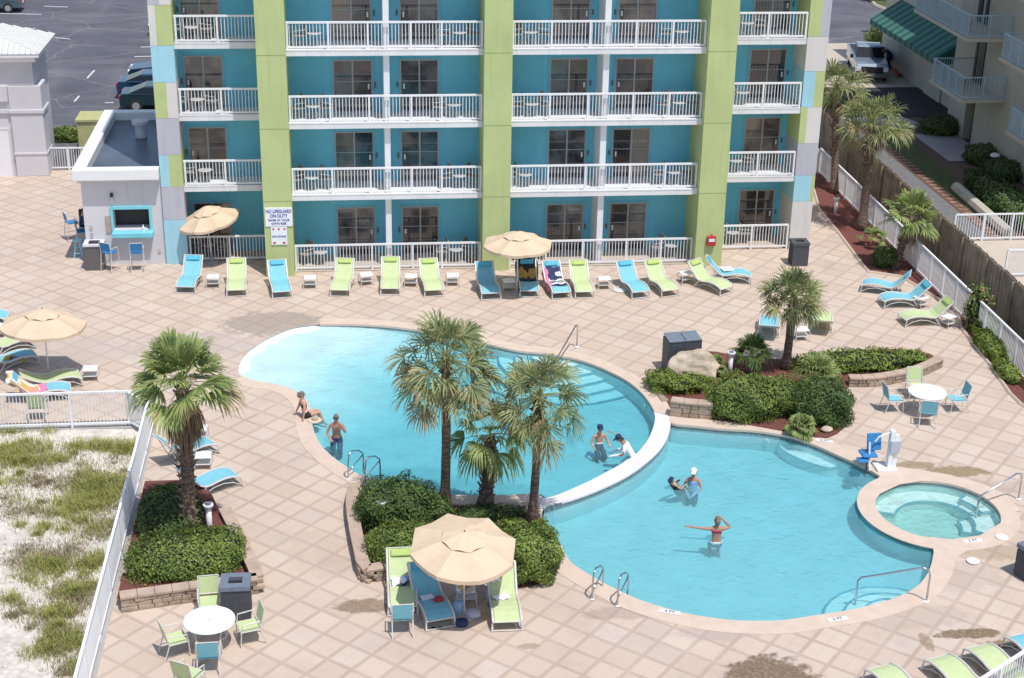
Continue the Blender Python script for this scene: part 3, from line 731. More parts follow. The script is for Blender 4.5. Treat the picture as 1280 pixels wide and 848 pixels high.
b=at(556,640); palm('palm_tree','tallest cabbage palm with a bare brown trunk in the island between pool and umbrella',(b.x,b.y,.1),(b.x+.02,b.y,4.5),'sabal',56,1.05,.78,7,tr=.145,skirt=5,boots=10,boot_from=.93,nl=24,w=.017,elmin=-.95,droop=.62)
b=at(607,632); palm('palm_tree','shortest dark booted palm squeezed between the two island palm trunks',(b.x,b.y,.1),(b.x+.10,b.y,2.1),'fanpalm',15,.70,.78,9,tr=.19,skirt=8,boots=60,boot_from=.1,nl=24,w=.022,elmin=-.9,droop=1.0)
b=at(665,655); palm('palm_tree','cabbage palm at the right end of the island beside the weir wall',(b.x,b.y,.1),(b.x+.1,b.y,3.75),'sabal',46,.90,.70,13,tr=.13,skirt=5,boots=44,boot_from=.72,nl=24,w=.016,elmin=-.95,droop=.62)
b=at(982,462); palm('palm_tree','short cabbage palm with a dark trunk rising from the shrubs of the right planter',(b.x,b.y,.1),(b.x+.02,b.y,2.55),'sabal',46,.72,.66,17,tr=.155,skirt=4,boots=18,boot_from=.8,nl=24,w=.016,elmin=-.75,droop=.5)
b=at(1077,288); palm('palm_tree','tall palm between the hotel corner and the wooden fence with brown leaf tips',(b.x,b.y,0),(b.x+.1,b.y+.4,4.55),'sabal',42,1.0,.85,19,tr=.20,skirt=6,boots=40,boot_from=.6,nl=22,w=.02,elmin=-.7,droop=.6)
b=at(1118,335); palm('palm_tree','small bright green palm in the mulch bed beside the white fence',(b.x,b.y,0),(b.x+.35,b.y-.1,2.15),'fanpalm',19,.62,.86,23,tr=.17,skirt=4,boots=30,boot_from=.1,nl=24,w=.032,elmin=-.35,droop=.5)
b=Vector((22.0,65.4,0)); palm('palm_tree','palm tree closest to the hotel corner half hidden behind the taller palm',(b.x,b.y,0),tuple(at(1045,112,4.6)),'sabal',40,1.0,.85,29,tr=.18,skirt=6,boots=40,boot_from=.4,nl=22,w=.02,elmin=-.7,droop=.6)
b=at(1090,308); palm('small_palm_plant','knee high yellow green palm plant in the red mulch between two palm trees',(b.x,b.y,0),(b.x,b.y,.25),'fanpalm',11,.35,.4,31,tr=.05,nl=16,w=.025,elmin=.1,group=None)['category']='plant'
for (px,py,s,lab,sd_) in [(938,464,.75,'dark spiky palmetto clump behind the big clipped shrub near the boulder',41),(1018,492,.85,'spiky round palmetto clump in front of the short palm',43),(1000,545,.5,'low palmetto at the foot of the big shrub beside the pool coping',44),(895,468,.45,'strappy green plant between boulder and clipped shrub',45)]:
    b=at(px,py); o=palm('palmetto',lab,(b.x,b.y,0),(b.x,b.y,.55 if s>.6 else .2),'shrub_dark' if s==.75 else 'fanpalm',24,.45*s,.75*s,sd_,tr=.05,nl=20,w=.018,elmin=.0,group='low palmettos in the right planter',droop=.7); o['category']='plant'
# shrubs
def sh(name,label,px,py,z,lobes,mat,n,ls,seed,**kw):
    b=at(px,py); return shrub(name,label,(b.x,b.y,z),lobes,mat,n,ls,seed=seed,**kw)
sh('shrub','large dark rounded shrub at the back of the left planter behind the shaggy palm',215,665,.0,[((0,0,.45),(.85,1.2,.55)),((-.2,1.0,.35),(.6,.7,.4))],M['shrub_dark'],9000,.05,1)
sh('shrub','bright low clipped shrub filling the front of the left planter',237,718,.0,[((-.15,.05,.5),(1.38,.95,.42)),((.6,.35,.5),(.8,.85,.40))],M['shrub'],15000,.045,2,power=3.4,noise=.05)
sh('shrub','dark clipped shrub at the back left of the island beside the pool ladder',496,662,.0,[((0,.3,.6),(1.05,.85,.72)),((.9,.4,.35),(.6,.5,.4))],M['shrub_dark'],14000,.045,3)
sh('shrub','clipped shrub left of the umbrella with sunlit yellow green leaves',512,700,.0,[((-.1,.0,.45),(.98,.72,.52))],M['shrub'],10000,.045,4,power=2.8)
sh('shrub','broad clipped shrub right of the umbrella beside the lower pool',661,726,.0,[((-.08,.45,.6),(.88,.90,.68))],M['shrub'],16000,.045,5,power=3.0)
sh('shrub','low dark ground shrub beneath the two middle palm trunks',612,646,0,[((0,0,.12),(1.0,.35,.16))],M['shrub_dark'],2500,.045,6)
sh('shrub','large clipped dome of green shrub at the water side of the right planter',935,522,.0,[((-.1,.30,.55),(1.15,.95,.70)),((1.0,.45,.5),(.8,.8,.55))],M['shrub'],17000,.045,7)
sh('shrub','round dark green shrub at the right end of the right planter',1028,528,.0,[((0,.3,.5),(.95,.95,.78))],M['shrub_dark'],11000,.045,8)
sh('shrub','low bright groundcover in front of the boulder',852,492,.0,[((0,.2,.3),(.95,.45,.26)),((-.55,.55,.3),(.5,.5,.24))],M['shrub_light'],6000,.05,9,noise=.22,cat='groundcover plant')
sh('shrub','long low bright groundcover strip along the curved stone wall',1075,462,.0,[((0,.1,.25),(1.9,.6,.36)),((1.6,.35,.22),(.8,.4,.26)),((-1.4,.1,.2),(.9,.5,.3))],M['shrub_light'],9000,.055,10,noise=.2,cat='groundcover plant')
sh('shrub','dark leafy bush at the foot of the small bright palm',1106,332,.0,[((0,0,.35),(.5,.5,.4))],M['shrub_dark'],3000,.055,11)
sh('shrub','tall loose flowering bush against the right white fence',1218,412,.0,[((0,0,.8),(.42,.4,.85)),((.2,-.5,.3),(.4,.4,.35))],M['shrub'],2600,.06,12,flowers=22,noise=.25,cat='flowering bush')
sh('shrub','bright low shrub row along the right white fence',1238,440,.0,[((0,0,.28),(.42,1.1,.34))],M['shrub_light'],4500,.055,13)
sh('shrub','last low shrub of the fence bed toward the right edge',1257,470,.0,[((0,0,.2),(.3,.8,.24))],M['shrub_light'],2200,.055,14)
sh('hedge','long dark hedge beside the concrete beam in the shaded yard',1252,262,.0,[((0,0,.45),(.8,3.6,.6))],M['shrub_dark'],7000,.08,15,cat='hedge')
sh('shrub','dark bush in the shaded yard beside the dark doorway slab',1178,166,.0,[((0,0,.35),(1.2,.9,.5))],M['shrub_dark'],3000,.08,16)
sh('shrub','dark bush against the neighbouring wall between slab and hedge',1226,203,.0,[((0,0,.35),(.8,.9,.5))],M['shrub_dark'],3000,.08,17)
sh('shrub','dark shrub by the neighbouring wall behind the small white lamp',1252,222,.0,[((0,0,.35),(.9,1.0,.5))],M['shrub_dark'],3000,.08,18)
sh('hedge','round clipped hedge beside the pickup truck and green awning',1122,66,.0,[((0,1.2,.7),(1.6,1.5,.8))],M['shrub'],4500,.09,19,cat='hedge')
sh('hedge','dark hedge on the far traffic island',1116,4,.1,[((0,1.5,.6),(2.2,1.2,.8))],M['shrub_dark'],3500,.10,20,cat='hedge')
sh('shrub','small green bush between the grey garage and the green utility box',84,176,.0,[((0,0,.3),(.85,.5,.4))],M['shrub'],2200,.07,21)
# ============================================================ hotel building
FZ=[0,3.07,5.87,8.62,11.42,14.2,17.0]       # floor levels
ROOFZ=17.0
hotel=thing('hotel_building','multi storey hotel facade with turquoise recesses, lime pilasters and white balconies','building',(5.5,64,0))
HL=Vector((5.5,64,0))
def hb(mb,name,mat,**k):
    mb.v=[(x-HL.x,y-HL.y,z) for x,y,z in mb.v]; return mb.build(name,mat,hotel,**k)
PIL=[(-3.26,-2.2,56.05),(5.07,6.12,56.2),(13.5,14.58,56.2)]
m=MB(); m.bb(-2.2,5.07,58.3,70,0,ROOFZ); hb(m,'recessed_wall',M['teal'])
m=MB(); m.bb(6.12,13.5,58.3,70,0,ROOFZ); hb(m,'recessed_wall',M['teal'])
m=MB(); m.bb(-6.42,-3.26,59.2,70,0,ROOFZ); hb(m,'recessed_wall',M['teal'])
m=MB(); m.bb(14.58,17.86,59.75,70,0,ROOFZ); hb(m,'recessed_wall',M['teal'])
for x0,x1,y0 in PIL:
    m=MB(); m.bb(x0,x1,y0,69.9,0,ROOFZ+.2); o=hb(m,'pilaster',M['green'])
    j=MB()
    for z in FZ[1:]: j.bb(x0-.004,x1+.004,y0-.006,y0+.3,z-.05,z-.028)
    jo=j.build('expansion_joint',M['joint'],o); 
    for v in jo.data.vertices: v.co.x-=HL.x; v.co.y-=HL.y
m=MB(); m.bb(-7.2,18.6,57.9,70.2,ROOFZ+.002,ROOFZ+.6); hb(m,'parapet',M['p_white'])
# coloured tower strips
def colour_strip(x0,x1,y0,yb,rows,name):
    for z0,z1,cells in rows:
        for a,b,c in cells:
            m=MB(); m.bb(x0+(x1-x0)*a,x0+(x1-x0)*b,y0,yb,z0,z1-.012); hb(m,name,M[c])
    m=MB(); m.bb(x0+.01,x1-.01,y0+.012,yb-.02,0,ROOFZ); hb(m,'tower_core',M['p_grey'])
LR=[(0,1.83,[(0,1,'p_blue')]),(1.83,3.15,[(0,1,'p_grey')]),(3.15,4.42,[(0,.42,'p_blue'),(.42,1,'green')]),(4.42,5.85,[(0,1,'p_grey')]),(5.85,7.22,[(0,.55,'green'),(.55,1,'p_white')]),(7.22,8.6,[(0,1,'p_blue')]),(8.6,10.1,[(0,.3,'p_white'),(.3,1,'green')]),
    (10.1,11.6,[(0,.5,'p_grey'),(.5,1,'p_white')]),(11.6,13.0,[(0,1,'p_blue')]),(13.0,14.5,[(0,.4,'p_white'),(.4,1,'green')]),(14.5,17,[(0,1,'p_white')])]
colour_strip(-7.2,-6.36,57.7,70.3,LR,'wall_panel')
RR=[(0,2.05,[(0,1,'p_white')]),(2.05,3.15,[(0,.82,'p_blue'),(.82,1,'green')]),(3.15,4.47,[(0,1,'p_grey')]),(4.47,5.95,[(0,.32,'green'),(.32,1,'p_white')]),(5.95,7.38,[(0,.55,'p_blue'),(.55,1,'green')]),(7.38,8.74,[(0,1,'p_white')]),(8.74,10.2,[(0,.6,'green'),(.6,1,'p_grey')]),
    (10.2,11.6,[(0,1,'p_blue')]),(11.6,13.0,[(0,.3,'green'),(.3,1,'p_white')]),(13.0,14.5,[(0,1,'p_grey')]),(14.5,17,[(0,1,'p_white')])]
colour_strip(17.82,18.66,58.0,70.3,RR,'wall_panel')
# bays: (x0,x1,rail y,wall y)
rg=random.Random(4)
def slab(x0,x1,y0,y1,z):
    m=MB(); m.bb(x0,x1,y0,y1,z-.19,z); m.bb(x0,x1,y0-.012,y0+.10,z+.002,z+.045); hb(m,'balcony_slab',M['slab'])
def railing(x0,x1,y,z,posts,ret=True,y1=None):
    m=MB(); zt=z+1.06
    m.bb(x0,x1,y-.035,y+.035,zt-.07,zt); m.bb(x0,x1,y-.025,y+.025,z+.09,z+.15)
    for i,px in enumerate(posts): m.bb(px-.035,px+.035,y-.04,y+.03,z-.02,zt-.005)
    x=x0+.11
    while x<x1-.03:
        if min(abs(x-p) for p in posts)>.06: m.bb(x-.0125,x+.0125,y-.012,y+.012,z+.148,zt-.068)
        x+=.125
    hb(m,'balcony_railing',M['white_rail'])
def door(x0,x1,z,y,g,side=1):
    h=2.03
    m=MB()
    for a,b in((x0,x0+.05),(x1-.05,x1),((x0+x1)/2-.03,(x0+x1)/2+.03)): m.bb(a,b,y-.05,y+.02,z,z+h)
    m.bb(x0+.05,x1-.05,y-.048,y+.02,z+h-.05,z+h-.002); m.bb(x0+.05,x1-.05,y-.048,y+.02,z,z+.06)
    f=hb(m,'sliding_door',M['doorframe'])
    for k,(a,b) in enumerate(((x0+.05,(x0+x1)/2-.03),((x0+x1)/2+.03,x1-.05))):
        gg=g if rg.random()<.6 else rg.choice(['glassA','glassB','glassC','glassD','glassE'])
        q=MB(); q.bb(a,b,y-.02,y-.004,z+.06,z+h-.05); q.v=[(X-HL.x,Y-HL.y,Z) for X,Y,Z in q.v]; q.build('pane',M[gg],f)
    q=MB(); q.bb(x0+.05,x1-.05,y-.040,y-.021,z+1.18,z+1.205); q.v=[(X-HL.x,Y-HL.y,Z) for X,Y,Z in q.v]; q.build('transom',M['doorframe'],f)
    hx=(x1-.15) if side>0 else (x0+.15)
    q=MB(); q.bb(hx-.03,hx+.03,y-.075,y-.05,z+.9,z+1.1); q.v=[(X-HL.x,Y-HL.y,Z) for X,Y,Z in q.v]; q.build('handle',M['white'],f)
    q=MB(); sx=(x1+.09) if side>0 else (x0-.09); q.bb(sx-.035,sx+.035,y-.05,y-.001,z+.95,z+1.15); hb(q,'wall_switch',M['darkframe'])
    # casing painted with the wall
    c=MB(); c.bb(x0-.06,x0-.002,y-.03,y-.001,z,z+h+.06); c.bb(x1+.002,x1+.06,y-.03,y-.001,z,z+h+.06); c.bb(x0-.002,x1+.002,y-.03,y-.001,z+h+.002,z+h+.06); hb(c,'door_casing',M['teal'])
DX=[(-.54,.97,1),(2.02,3.50,-1),(7.80,9.30,1),(10.36,11.88,-1)]
GL=[['glassC','glassA','glassC','glassC'],['glassB','glassC','glassC','glassA'],['glassA','glassA','glassA','glassA'],['glassB','glassA','glassB','glassB'],['glassA']*4,['glassC']*4]
for k in range(6):
    z=FZ[k]
    for bi,(x0,x1,dv) in enumerate(((-2.2,5.07,1.32),(6.12,13.5,9.61))):
        if k>0: slab(x0,x1,56.54,58.3,z)
        xs=[x0+.06,x0+1.55,x0+3.0,dv+1.06,dv+2.2,x1-.06] if bi==0 else [x0+.06,x0+1.5,x0+2.95,dv+1.2,dv+2.6,x1-.06]
        railing(x0+(.03 if k else .03),x1-.03,56.66,z,xs)
    for i,(a,b,s) in enumerate(DX): door(a,b,z,58.3,GL[k][i],s)
    if k>0: slab(-6.36,-3.26,57.9,59.2,z); slab(14.58,17.82,58.05,59.75,z)
    railing(-6.33,-3.29,57.95,z,[-6.27,-4.75,-3.33]); railing(14.61,17.79,58.1,z,[14.65,16.25,17.75])
    door(-6.2,-4.72,z,59.2,'glassB' if k in(0,1,2,3) else 'glassA',-1); door(16.05,17.55,z,59.75,['glassB','glassB','glassA','glassC','glassA','glassA'][k],1)
m=MB(); m.bb(1.36,1.58,56.78,58.3,0,ROOFZ); hb(m,'balcony_divider',M['white'])
m=MB(); m.bb(9.63,9.86,56.78,58.3,0,ROOFZ); hb(m,'balcony_divider',M['white'])
sheet('patio_slab',M['concrete'],[(-2.2,56.5),(5.07,56.5),(5.07,58.3),(-2.2,58.3)],.022); sheet('patio_slab',M['concrete'],[(6.12,56.5),(13.5,56.5),(13.5,58.3),(6.12,58.3)],.022)
# balcony furniture
M['balc']=simple('grey balcony furniture paint',(.46,.46,.46),.5,.1,5); M['balcsling']=simple('taupe balcony sling',(.26,.24,.22),.8,.1,5)
def balcony_chair():
    t=thing('balcony_chair','x','chair')
    m=MB(); m.box((0,0,.42),(.5,.46,.03)); m.build('seat',M['balcsling'],t)
    m=MB(); m.box((0,.22,.68),(.48,.03,.42)); m.build('backrest',M['balcsling'],t)
    m=MB()
    for sx in(-.25,.25):
        m.tube([(sx,-.22,0),(sx,-.22,.62),(sx,.2,.64),(sx,.24,.9)],.014,5); m.tube([(sx,.24,0),(sx,.24,.9)],.014,5)
    m.tube([(-.25,.24,.9),(.25,.24,.9)],.014,5); m.build('frame',M['balc'],t)
    return t
def balcony_table():
    t=thing('balcony_table','x','table'); m=MB(); m.lathe([(.26,.48),(.28,.5),(.26,.52)],16); m.build('tabletop',M['balc'],t)
    m=MB()
    for a in range(4): m.tube([(.22*math.cos(a*1.57+.78),.22*math.sin(a*1.57+.78),0),(.16*math.cos(a*1.57+.78),.16*math.sin(a*1.57+.78),.48)],.013,5)
    m.build('legs',M['balc'],t); return t
bc,bt=balcony_chair(),balcony_table()
FN=['ground floor patio','second floor balcony','third floor balcony','top visible balcony']
BN=['far left bay','left room of left bay','right room of left bay','left room of right bay','right room of right bay','far right bay']
BX=[(-5.6,58.5),(-1.3,57.3),(4.1,57.3),(6.9,57.3),(12.7,57.3),(15.5,58.8)]
for k in range(4):
    for i,(x,y) in enumerate(BX):
        z=FZ[k]+(.03 if k==0 and 0<i<5 else .0)+.002
        j=rg.uniform(-.15,.15)
        place(bt,USED,(x+j,y,z),0,f'small round white table, {FN[k]}, {BN[i]}','small tables on the balconies')
        place(bc,USED,(x+j-.58,y+.1,z),R_(-80+rg.uniform(-25,25)),f'pale chair left of the table, {FN[k]}, {BN[i]}','pale chairs on the balconies')
        if (k+i)%3!=1: place(bc,USED,(x+j+.55,y+.15,z),R_(80+rg.uniform(-25,25)),f'pale chair right of the table, {FN[k]}, {BN[i]}','pale chairs on the balconies')
# signs on the first pilaster
def text(body,size,loc,parent,mat,name='lettering',sx=1.,rot=(math.pi/2,0,0),ext=.003):
    c=bpy.data.curves.new(name,'FONT'); c.body=body; c.size=size; c.align_x='CENTER'; c.align_y='CENTER'; c.extrude=ext; c.offset=size*.018
    o=bpy.data.objects.new(name,c); COL.objects.link(o); 
    dg=bpy.context.evaluated_depsgraph_get(); me=bpy.data.meshes.new_from_object(o.evaluated_get(dg)); bpy.data.objects.remove(o)
    me.materials.clear(); me.materials.append(mat); q=bpy.data.objects.new(name,me); COL.objects.link(q); q.parent=parent; q.location=loc; q.rotation_euler=rot; q.scale=(sx,1,1); return q
t=thing('wall_sign','wide white sign with blue lettering about the missing lifeguard on the lime pilaster','sign',(-2.70,56.045,2.42))
m=MB(); m.bb(-.51,.51,-.03,0,-.37,.37); m.build('board',M['sign_white'],t)
text('NO LIFEGUARD',.185,(0,-.034,.22),t,M['sign_blue'],sx=.74); text('ON DUTY',.185,(0,-.034,.04),t,M['sign_blue'],sx=.78)
text('SWIM AT YOUR',.125,(0,-.034,-.13),t,M['sign_blue'],sx=.9); text('OWN RISK',.125,(0,-.034,-.265),t,M['sign_blue'],sx=.95)
t=thing('wall_sign','smaller white notice with red corner emblems below the lifeguard sign','sign',(-2.72,56.045,1.67))
m=MB(); m.bb(-.30,.30,-.03,0,-.36,.36); m.build('board',M['sign_white'],t)
text('NO DIVING',.105,(0,-.034,-.03),t,M['sign_blue'],sx=.95)
for x in(-.21,0,.21): 
    m=MB(); m.lathe([(.04,0),(.04,.006)],10); o=m.build('emblem',M['sign_red'],t); o.location=(x,-.030,.27); o.rotation_euler=(math.pi/2,0,0)
for x in(-.18,.18):
    m=MB(); m.bb(-.05,.05,-.036,-.03,-.035,.035); o=m.build('emblem',M['sign_red'],t); o.location=(x,0,-.28)
t=thing('fire_box','red alarm box on the last lime pilaster above a lounger','alarm box',(14.10,56.19,1.10))
m=MB(); m.bb(-.17,.17,-.14,0,-.2,.18); m.build('housing',M['red_box'],t,bevel=.015); m=MB(); m.bb(-.12,.12,-.16,-.142,-.02,.10); m.build('window',M['white'],t); m=MB(); m.tube([(0,-.06,.18),(0,-.06,.26)],.03,8); m.build('beacon',M['red_box'],t)

# ============================================================ pool bar
t=thing('pool_bar_building','small pale grey pool bar with flat roof, white parapet and blue framed serving window','building',(-8.7,62,0)); O=Vector((-8.7,62,0))
def rel(mb): mb.v=[(x-O.x,y-O.y,z-O.z) for x,y,z in mb.v]; return mb
m=MB(); m.bb(-10.22,-9.12,57.8,66,0,3.55); m.bb(-7.72,-7.22,57.8,66,0,3.55); m.bb(-9.12,-7.72,57.8,66,0,1.42); m.bb(-9.12,-7.72,57.8,66,2.28,3.55); m.bb(-9.12,-7.72,59,66,1.42,2.28); rel(m).build('wall',M['grey_wall'],t)
m=MB(); m.bb(-10.0,-7.2,58.0,66.2,3.552,3.6); rel(m).build('roof',M['roofmem'],t)
m=MB(); 
for (a,b,c,d) in ((-10.45,-7.22,57.38,57.82),(-10.45,-9.95,57.822,66.0),(-10.45,-7.22,66.002,66.45)): m.bb(a,b,c,d,3.52,3.96)
rel(m).build('parapet',M['white'],t,bevel=.03)
m=MB(); m.bb(-10.3,-7.23,57.6,57.80,3.40,3.518); rel(m).build('fascia',M['grey_wall'],t)
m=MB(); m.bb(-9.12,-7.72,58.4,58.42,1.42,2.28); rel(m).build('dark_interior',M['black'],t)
m=MB()
for q in ((-9.2,-9.1,1.40,2.38),(-7.74,-7.64,1.40,2.38),(-9.1,-7.74,2.26,2.38)): m.bb(q[0],q[1],57.74,57.83,q[2],q[3])
rel(m).build('window_frame',M['tealtrim'],t)
m=MB(); m.bb(-9.16,-7.62,57.42,57.9,1.20,1.40); rel(m).build('serving_shelf',M['tealtrim'],t,bevel=.015)
m=MB(); m.lathe([(.24,3.6),(.22,4.1),(.34,4.15),(.36,4.3),(.1,4.38)],16,(-8.55,63.3,0)); rel(m).build('roof_vent',M['grey_wall'],t,smooth=False)
m=MB(); m.bb(-9.14,-9.04,57.66,57.80,2.78,2.92); rel(m).build('wall_lamp',M['black'],t); m=MB(); m.bb(-9.12,-9.06,57.70,57.78,2.55,2.78); rel(m).build('lamp_bracket',M['metal'],t)
m=MB(); m.bb(-9.42,-9.24,57.765,57.798,1.3,2.0); rel(m).build('menu_board',M['capstone'],t)
for q in ((-9.98,1.55),(-9.98,1.25),(-7.45,.55)):
    m=MB(); m.bb(q[0]-.05,q[0]+.05,57.76,57.798,q[1]-.08,q[1]+.08); rel(m).build('outlet_box',M['metal'],t)
o=MB().lathe([(.055,0),(.055,.16),(.02,.22),(.02,.27)],12).build('bottle',M['whitecloth']); o.location=(-7.98,57.62,1.402); tag(o,'small clear bottle standing on the serving shelf of the bar','bottle')
t=thing('bar_cabinet','dark low cabinet standing at the front left corner of the pool bar','cabinet',(-9.85,57.45,0))
m=MB(); m.bb(-.36,.32,-.3,.3,0,.98); m.build('body',M['darkframe'],t,bevel=.01); m=MB(); m.bb(-.40,.36,-.34,.33,.982,1.06); m.build('top',M['grey_wall'],t); m=MB(); m.bb(-.2,.2,-.2,.1,1.062,1.10); m.build('tray',M['black'],t)

# ============================================================ garage
t=thing('garage_building','pale grey garage with corner pilasters and a white ribbed hip roof','building',(-18,76,0)); O=Vector((-18,76,0))
m=MB(); m.bb(-26,-14.0,70.0,73.4,0,5.3); rel(m).build('wall',M['grey_wall'],t)
m=MB()
for x in(-15.15,): m.bb(x,-13.72,69.88,71.2,0,4.2); 
m.bb(-15.2,-13.66,69.82,71.3,2.95,3.12); m.bb(-15.17,-13.69,69.85,71.25,1.0,1.12); rel(m).build('corner_pilaster',M['grey_wall'],t,bevel=.02)
m=MB(); m.bb(-26,-15.2,69.90,70.0,2.95,3.12); m.bb(-26,-15.2,69.86,70.0,3.5,4.2); m.bb(-15.2,-14.0,69.95,70,3.5,4.2); rel(m).build('cornice',M['grey_wall'],t)
m=MB(); m.bb(-17.6,-15.35,69.93,70.0,0,2.15); rel(m).build('door',M['white'],t); m=MB(); m.bb(-15.35,-15.25,69.92,70.0,0,2.25); m.bb(-17.6,-15.35,69.92,70,2.152,2.25); rel(m).build('door_frame',M['grey_wall'],t)
m=MB(); e=5.72; yf,yb,xr,xp,rz_=69.5,73.85,-13.55,-17.6,1.35; ym=(yf+yb)/2
m.add([(-26.6,yf,e),(xr,yf,e),(xr,yb,e),(-26.6,yb,e),(xp,ym,e+rz_),(-26.6,ym,e+rz_)],[(0,1,4,5),(1,2,4),(2,3,5,4),(3,0,5),(3,2,1,0)])
rel(m); rf=m.build('roof',M['whiteroof'],t)
m=MB(); x=-26.4
while x<xr:
    f=1 if x<xp else (xr-x)/(xr-xp); m.tube([(x,yf,e+.02),(x,yf+(ym-yf)*f,e+.02+rz_*f)],.028,4); x+=.25
y=yf+.2
while y<yb:
    f=min((y-yf),(yb-y))/(ym-yf); m.tube([(xr,y,e+.02),(xr-(xr-xp)*f,y,e+.02+rz_*f)],.028,4); y+=.25
rel(m).build('roof_ribs',M['whiteroof'],rf)
m=MB(); m.bb(-26.5,xr-.03,yf+.03,yb-.03,e-.16,e-.004); m.bb(-26.2,-13.8,69.75,73.6,5.302,e-.162); rel(m).build('eaves',M['white'],t)
t=thing('utility_enclosure','yellow green utility box with a metal meter between garage and bar','utility box',(-12.05,73.6,0))
m=MB(); m.bb(-.75,.95,-.65,.9,0,1.72); m.build('body',M['utility'],t); m=MB(); m.bb(-.82,1.02,-.72,.97,1.722,1.82); m.build('lid',M['utility'],t); m=MB(); m.bb(.0,.34,-.78,-.65,.7,1.5); m.build('meter',M['metal'],t,bevel=.01)
o=MB().bb(-13.2,-11.6,75.0,75.25,0,.16).build('parking_kerb',M['concrete']); struct(o)

# ============================================================ fences
def picket_fence(name,label,A,B,h,step,pstep,mat=None,solid=False,cat='fence',dbl=False):
    mat=mat or M['white_rail']; A=Vector(A);B=Vector(B); L=(B-A).length; t=thing(name,label,cat,A,math.atan2(B.y-A.y,B.x-A.x))
    n=max(1,round(L/pstep))
    m=MB(); m.bb(0,L,-.035,.035,h-.06,h); m.build('top_rail',mat,t); m=MB(); m.bb(0,L,-.025,.025,.10,.16); m.build('bottom_rail',mat,t)
    for i in range(n+1):
        m=MB(); m.bb(i*L/n-.035,i*L/n+.035,-.038,.038,0,h-.062); m.build('post',mat,t)
    m=MB(); x=step
    while x<L-.02:
        m.bb(x-.011,x+.011,-.011,.011,.16,h-.06); x+=step
    m.build('pickets',mat,t); return t
picket_fence('white_fence','long white picket fence between the dune sand and the left side of the deck',(-6.17,24,0),(-6.17,43.2,0),1.2,.105,1.83)
picket_fence('white_fence','white picket fence across the front of the left deck above the dune grass',(-32,43.3,0),(-6.25,43.3,0),1.2,.105,2.35)
picket_fence('white_fence','white picket fence along the mulch bed on the right side of the deck',(22.18,41.5,0),(22.18,68.5,0),1.25,.11,1.35)
picket_fence('white_fence','short white fence between the hotel corner and the right mulch bed fence',(19.0,68.6,0),(22.1,68.6,0),1.2,.11,1.5)
picket_fence('white_fence','short white fence between the grey garage and the pool bar',(-14.0,70.75,0),(-11.9,70.75,0),1.1,.11,1.05)
picket_fence('white_fence','white fence of the neighbouring pool deck beyond the wooden fence',(25.0,58.55,0),(40,58.55,0),1.2,.12,1.25)
picket_fence('white_fence','second white fence across the neighbouring pool deck at the right edge',(25.5,54.3,0),(40,54.3,0),1.15,.12,1.25)
t0=at(1225,849,1.2); t1=at(1281,813,1.2)
dr=(Vector((t1.x,t1.y,0))-Vector((t0.x,t0.y,0))); A=Vector((t0.x,t0.y,0))-dr*.6; picket_fence('white_fence','white fence crossing the bottom right corner in front of the lime loungers',A,A+dr*3.2,1.2,.11,1.8)
# small folded gate panel near the left palm
picket_fence('fence_gate','dark shaded end panel of the front fence behind the shaggy palm',(-6.9,43.38,0),(-6.25,42.6,0),1.15,.09,1.0,cat='gate')
# wooden privacy fence
t=thing('wooden_fence','weathered grey brown board fence separating the pool deck from the neighbouring yard','fence',(23.55,60,0))
rw=random.Random(8); m=MB(); y=41.5
while y<78:
    h=1.82+rw.uniform(-.03,.03); x=rw.uniform(-.012,.012); m.bb(x-.012,x+.012,y-60,y-60+.13,.02,h); m.bb(x+.10,x+.124,y-60+.07,y-60+.20,.02,h-.02) ; y+=.152
m.build('boards',M['board'],t)
m=MB()
for z in(.35,1.0,1.6): m.bb(.025,.09,41.5-60,78-60,z-.045,z+.045)
m.build('rails',M['board'],t)
y=42
while y<78: m=MB(); m.bb(-.10,-.015,y-60,y-60+.09,0,1.75); m.build('post',M['board'],t); y+=2.4

# ============================================================ neighbour building (right)
t=thing('neighbour_building','cream stucco building with pale blue balcony railings in the shade at upper right','building',(40,80,0)); O=Vector((40,80,0))
def corner(z0): pass
m=MB(); m.bb(31.4,60,60.3,73.0,0,22); m.bb(31.4,60,74.15,76.4,0,22); m.bb(31.4,60,73.0,74.15,2.35,22); m.bb(31.9,60,73.0,74.15,0,2.35); m.bb(33.0,60,76.4,92,0,9.5); rel(m).build('wall',M['cream'],t)
m=MB(); m.bb(31.84,31.90,73.05,74.1,0,2.3); rel(m).build('dark_doorway',M['black'],t)
for (y0,y1,z) in ((69.6,73.9,3.2),(69.8,77.2,6.1),(59.8,64.2,3.2),(60.2,66.0,6.1),(69.7,74,9.0),(60,65,9.0)):
    m=MB(); m.bb(29.2,31.4,y0,y1,z-.16,z); s=rel(m).build('balcony_slab',M['cream'],t)
    m=MB(); 
    def rl(a,b):
        a=Vector(a);b=Vector(b); m.tube([(a.x,a.y,z+1.07),(b.x,b.y,z+1.07)],.035,6); m.tube([(a.x,a.y,z+.1),(b.x,b.y,z+.1)],.025,5)
        n=max(2,int((b-a).length/.12)); 
        for i in range(1,n+1):
            p=a.lerp(b,i/n); big=(i%8==0); r=.03 if big else .011
            m.bb(p.x-r,p.x+r,p.y-r,p.y+r,z+.0,z+1.05)
    rl((29.28,y0+.06,0),(29.28,y1-.06,0)); rl((29.28,y0+.06,0),(31.36,y0+.06,0)); rl((31.36,y1-.06,0),(29.36,y1-.06,0)); rel(m).build('balcony_railing',M['blue_rail'],t)
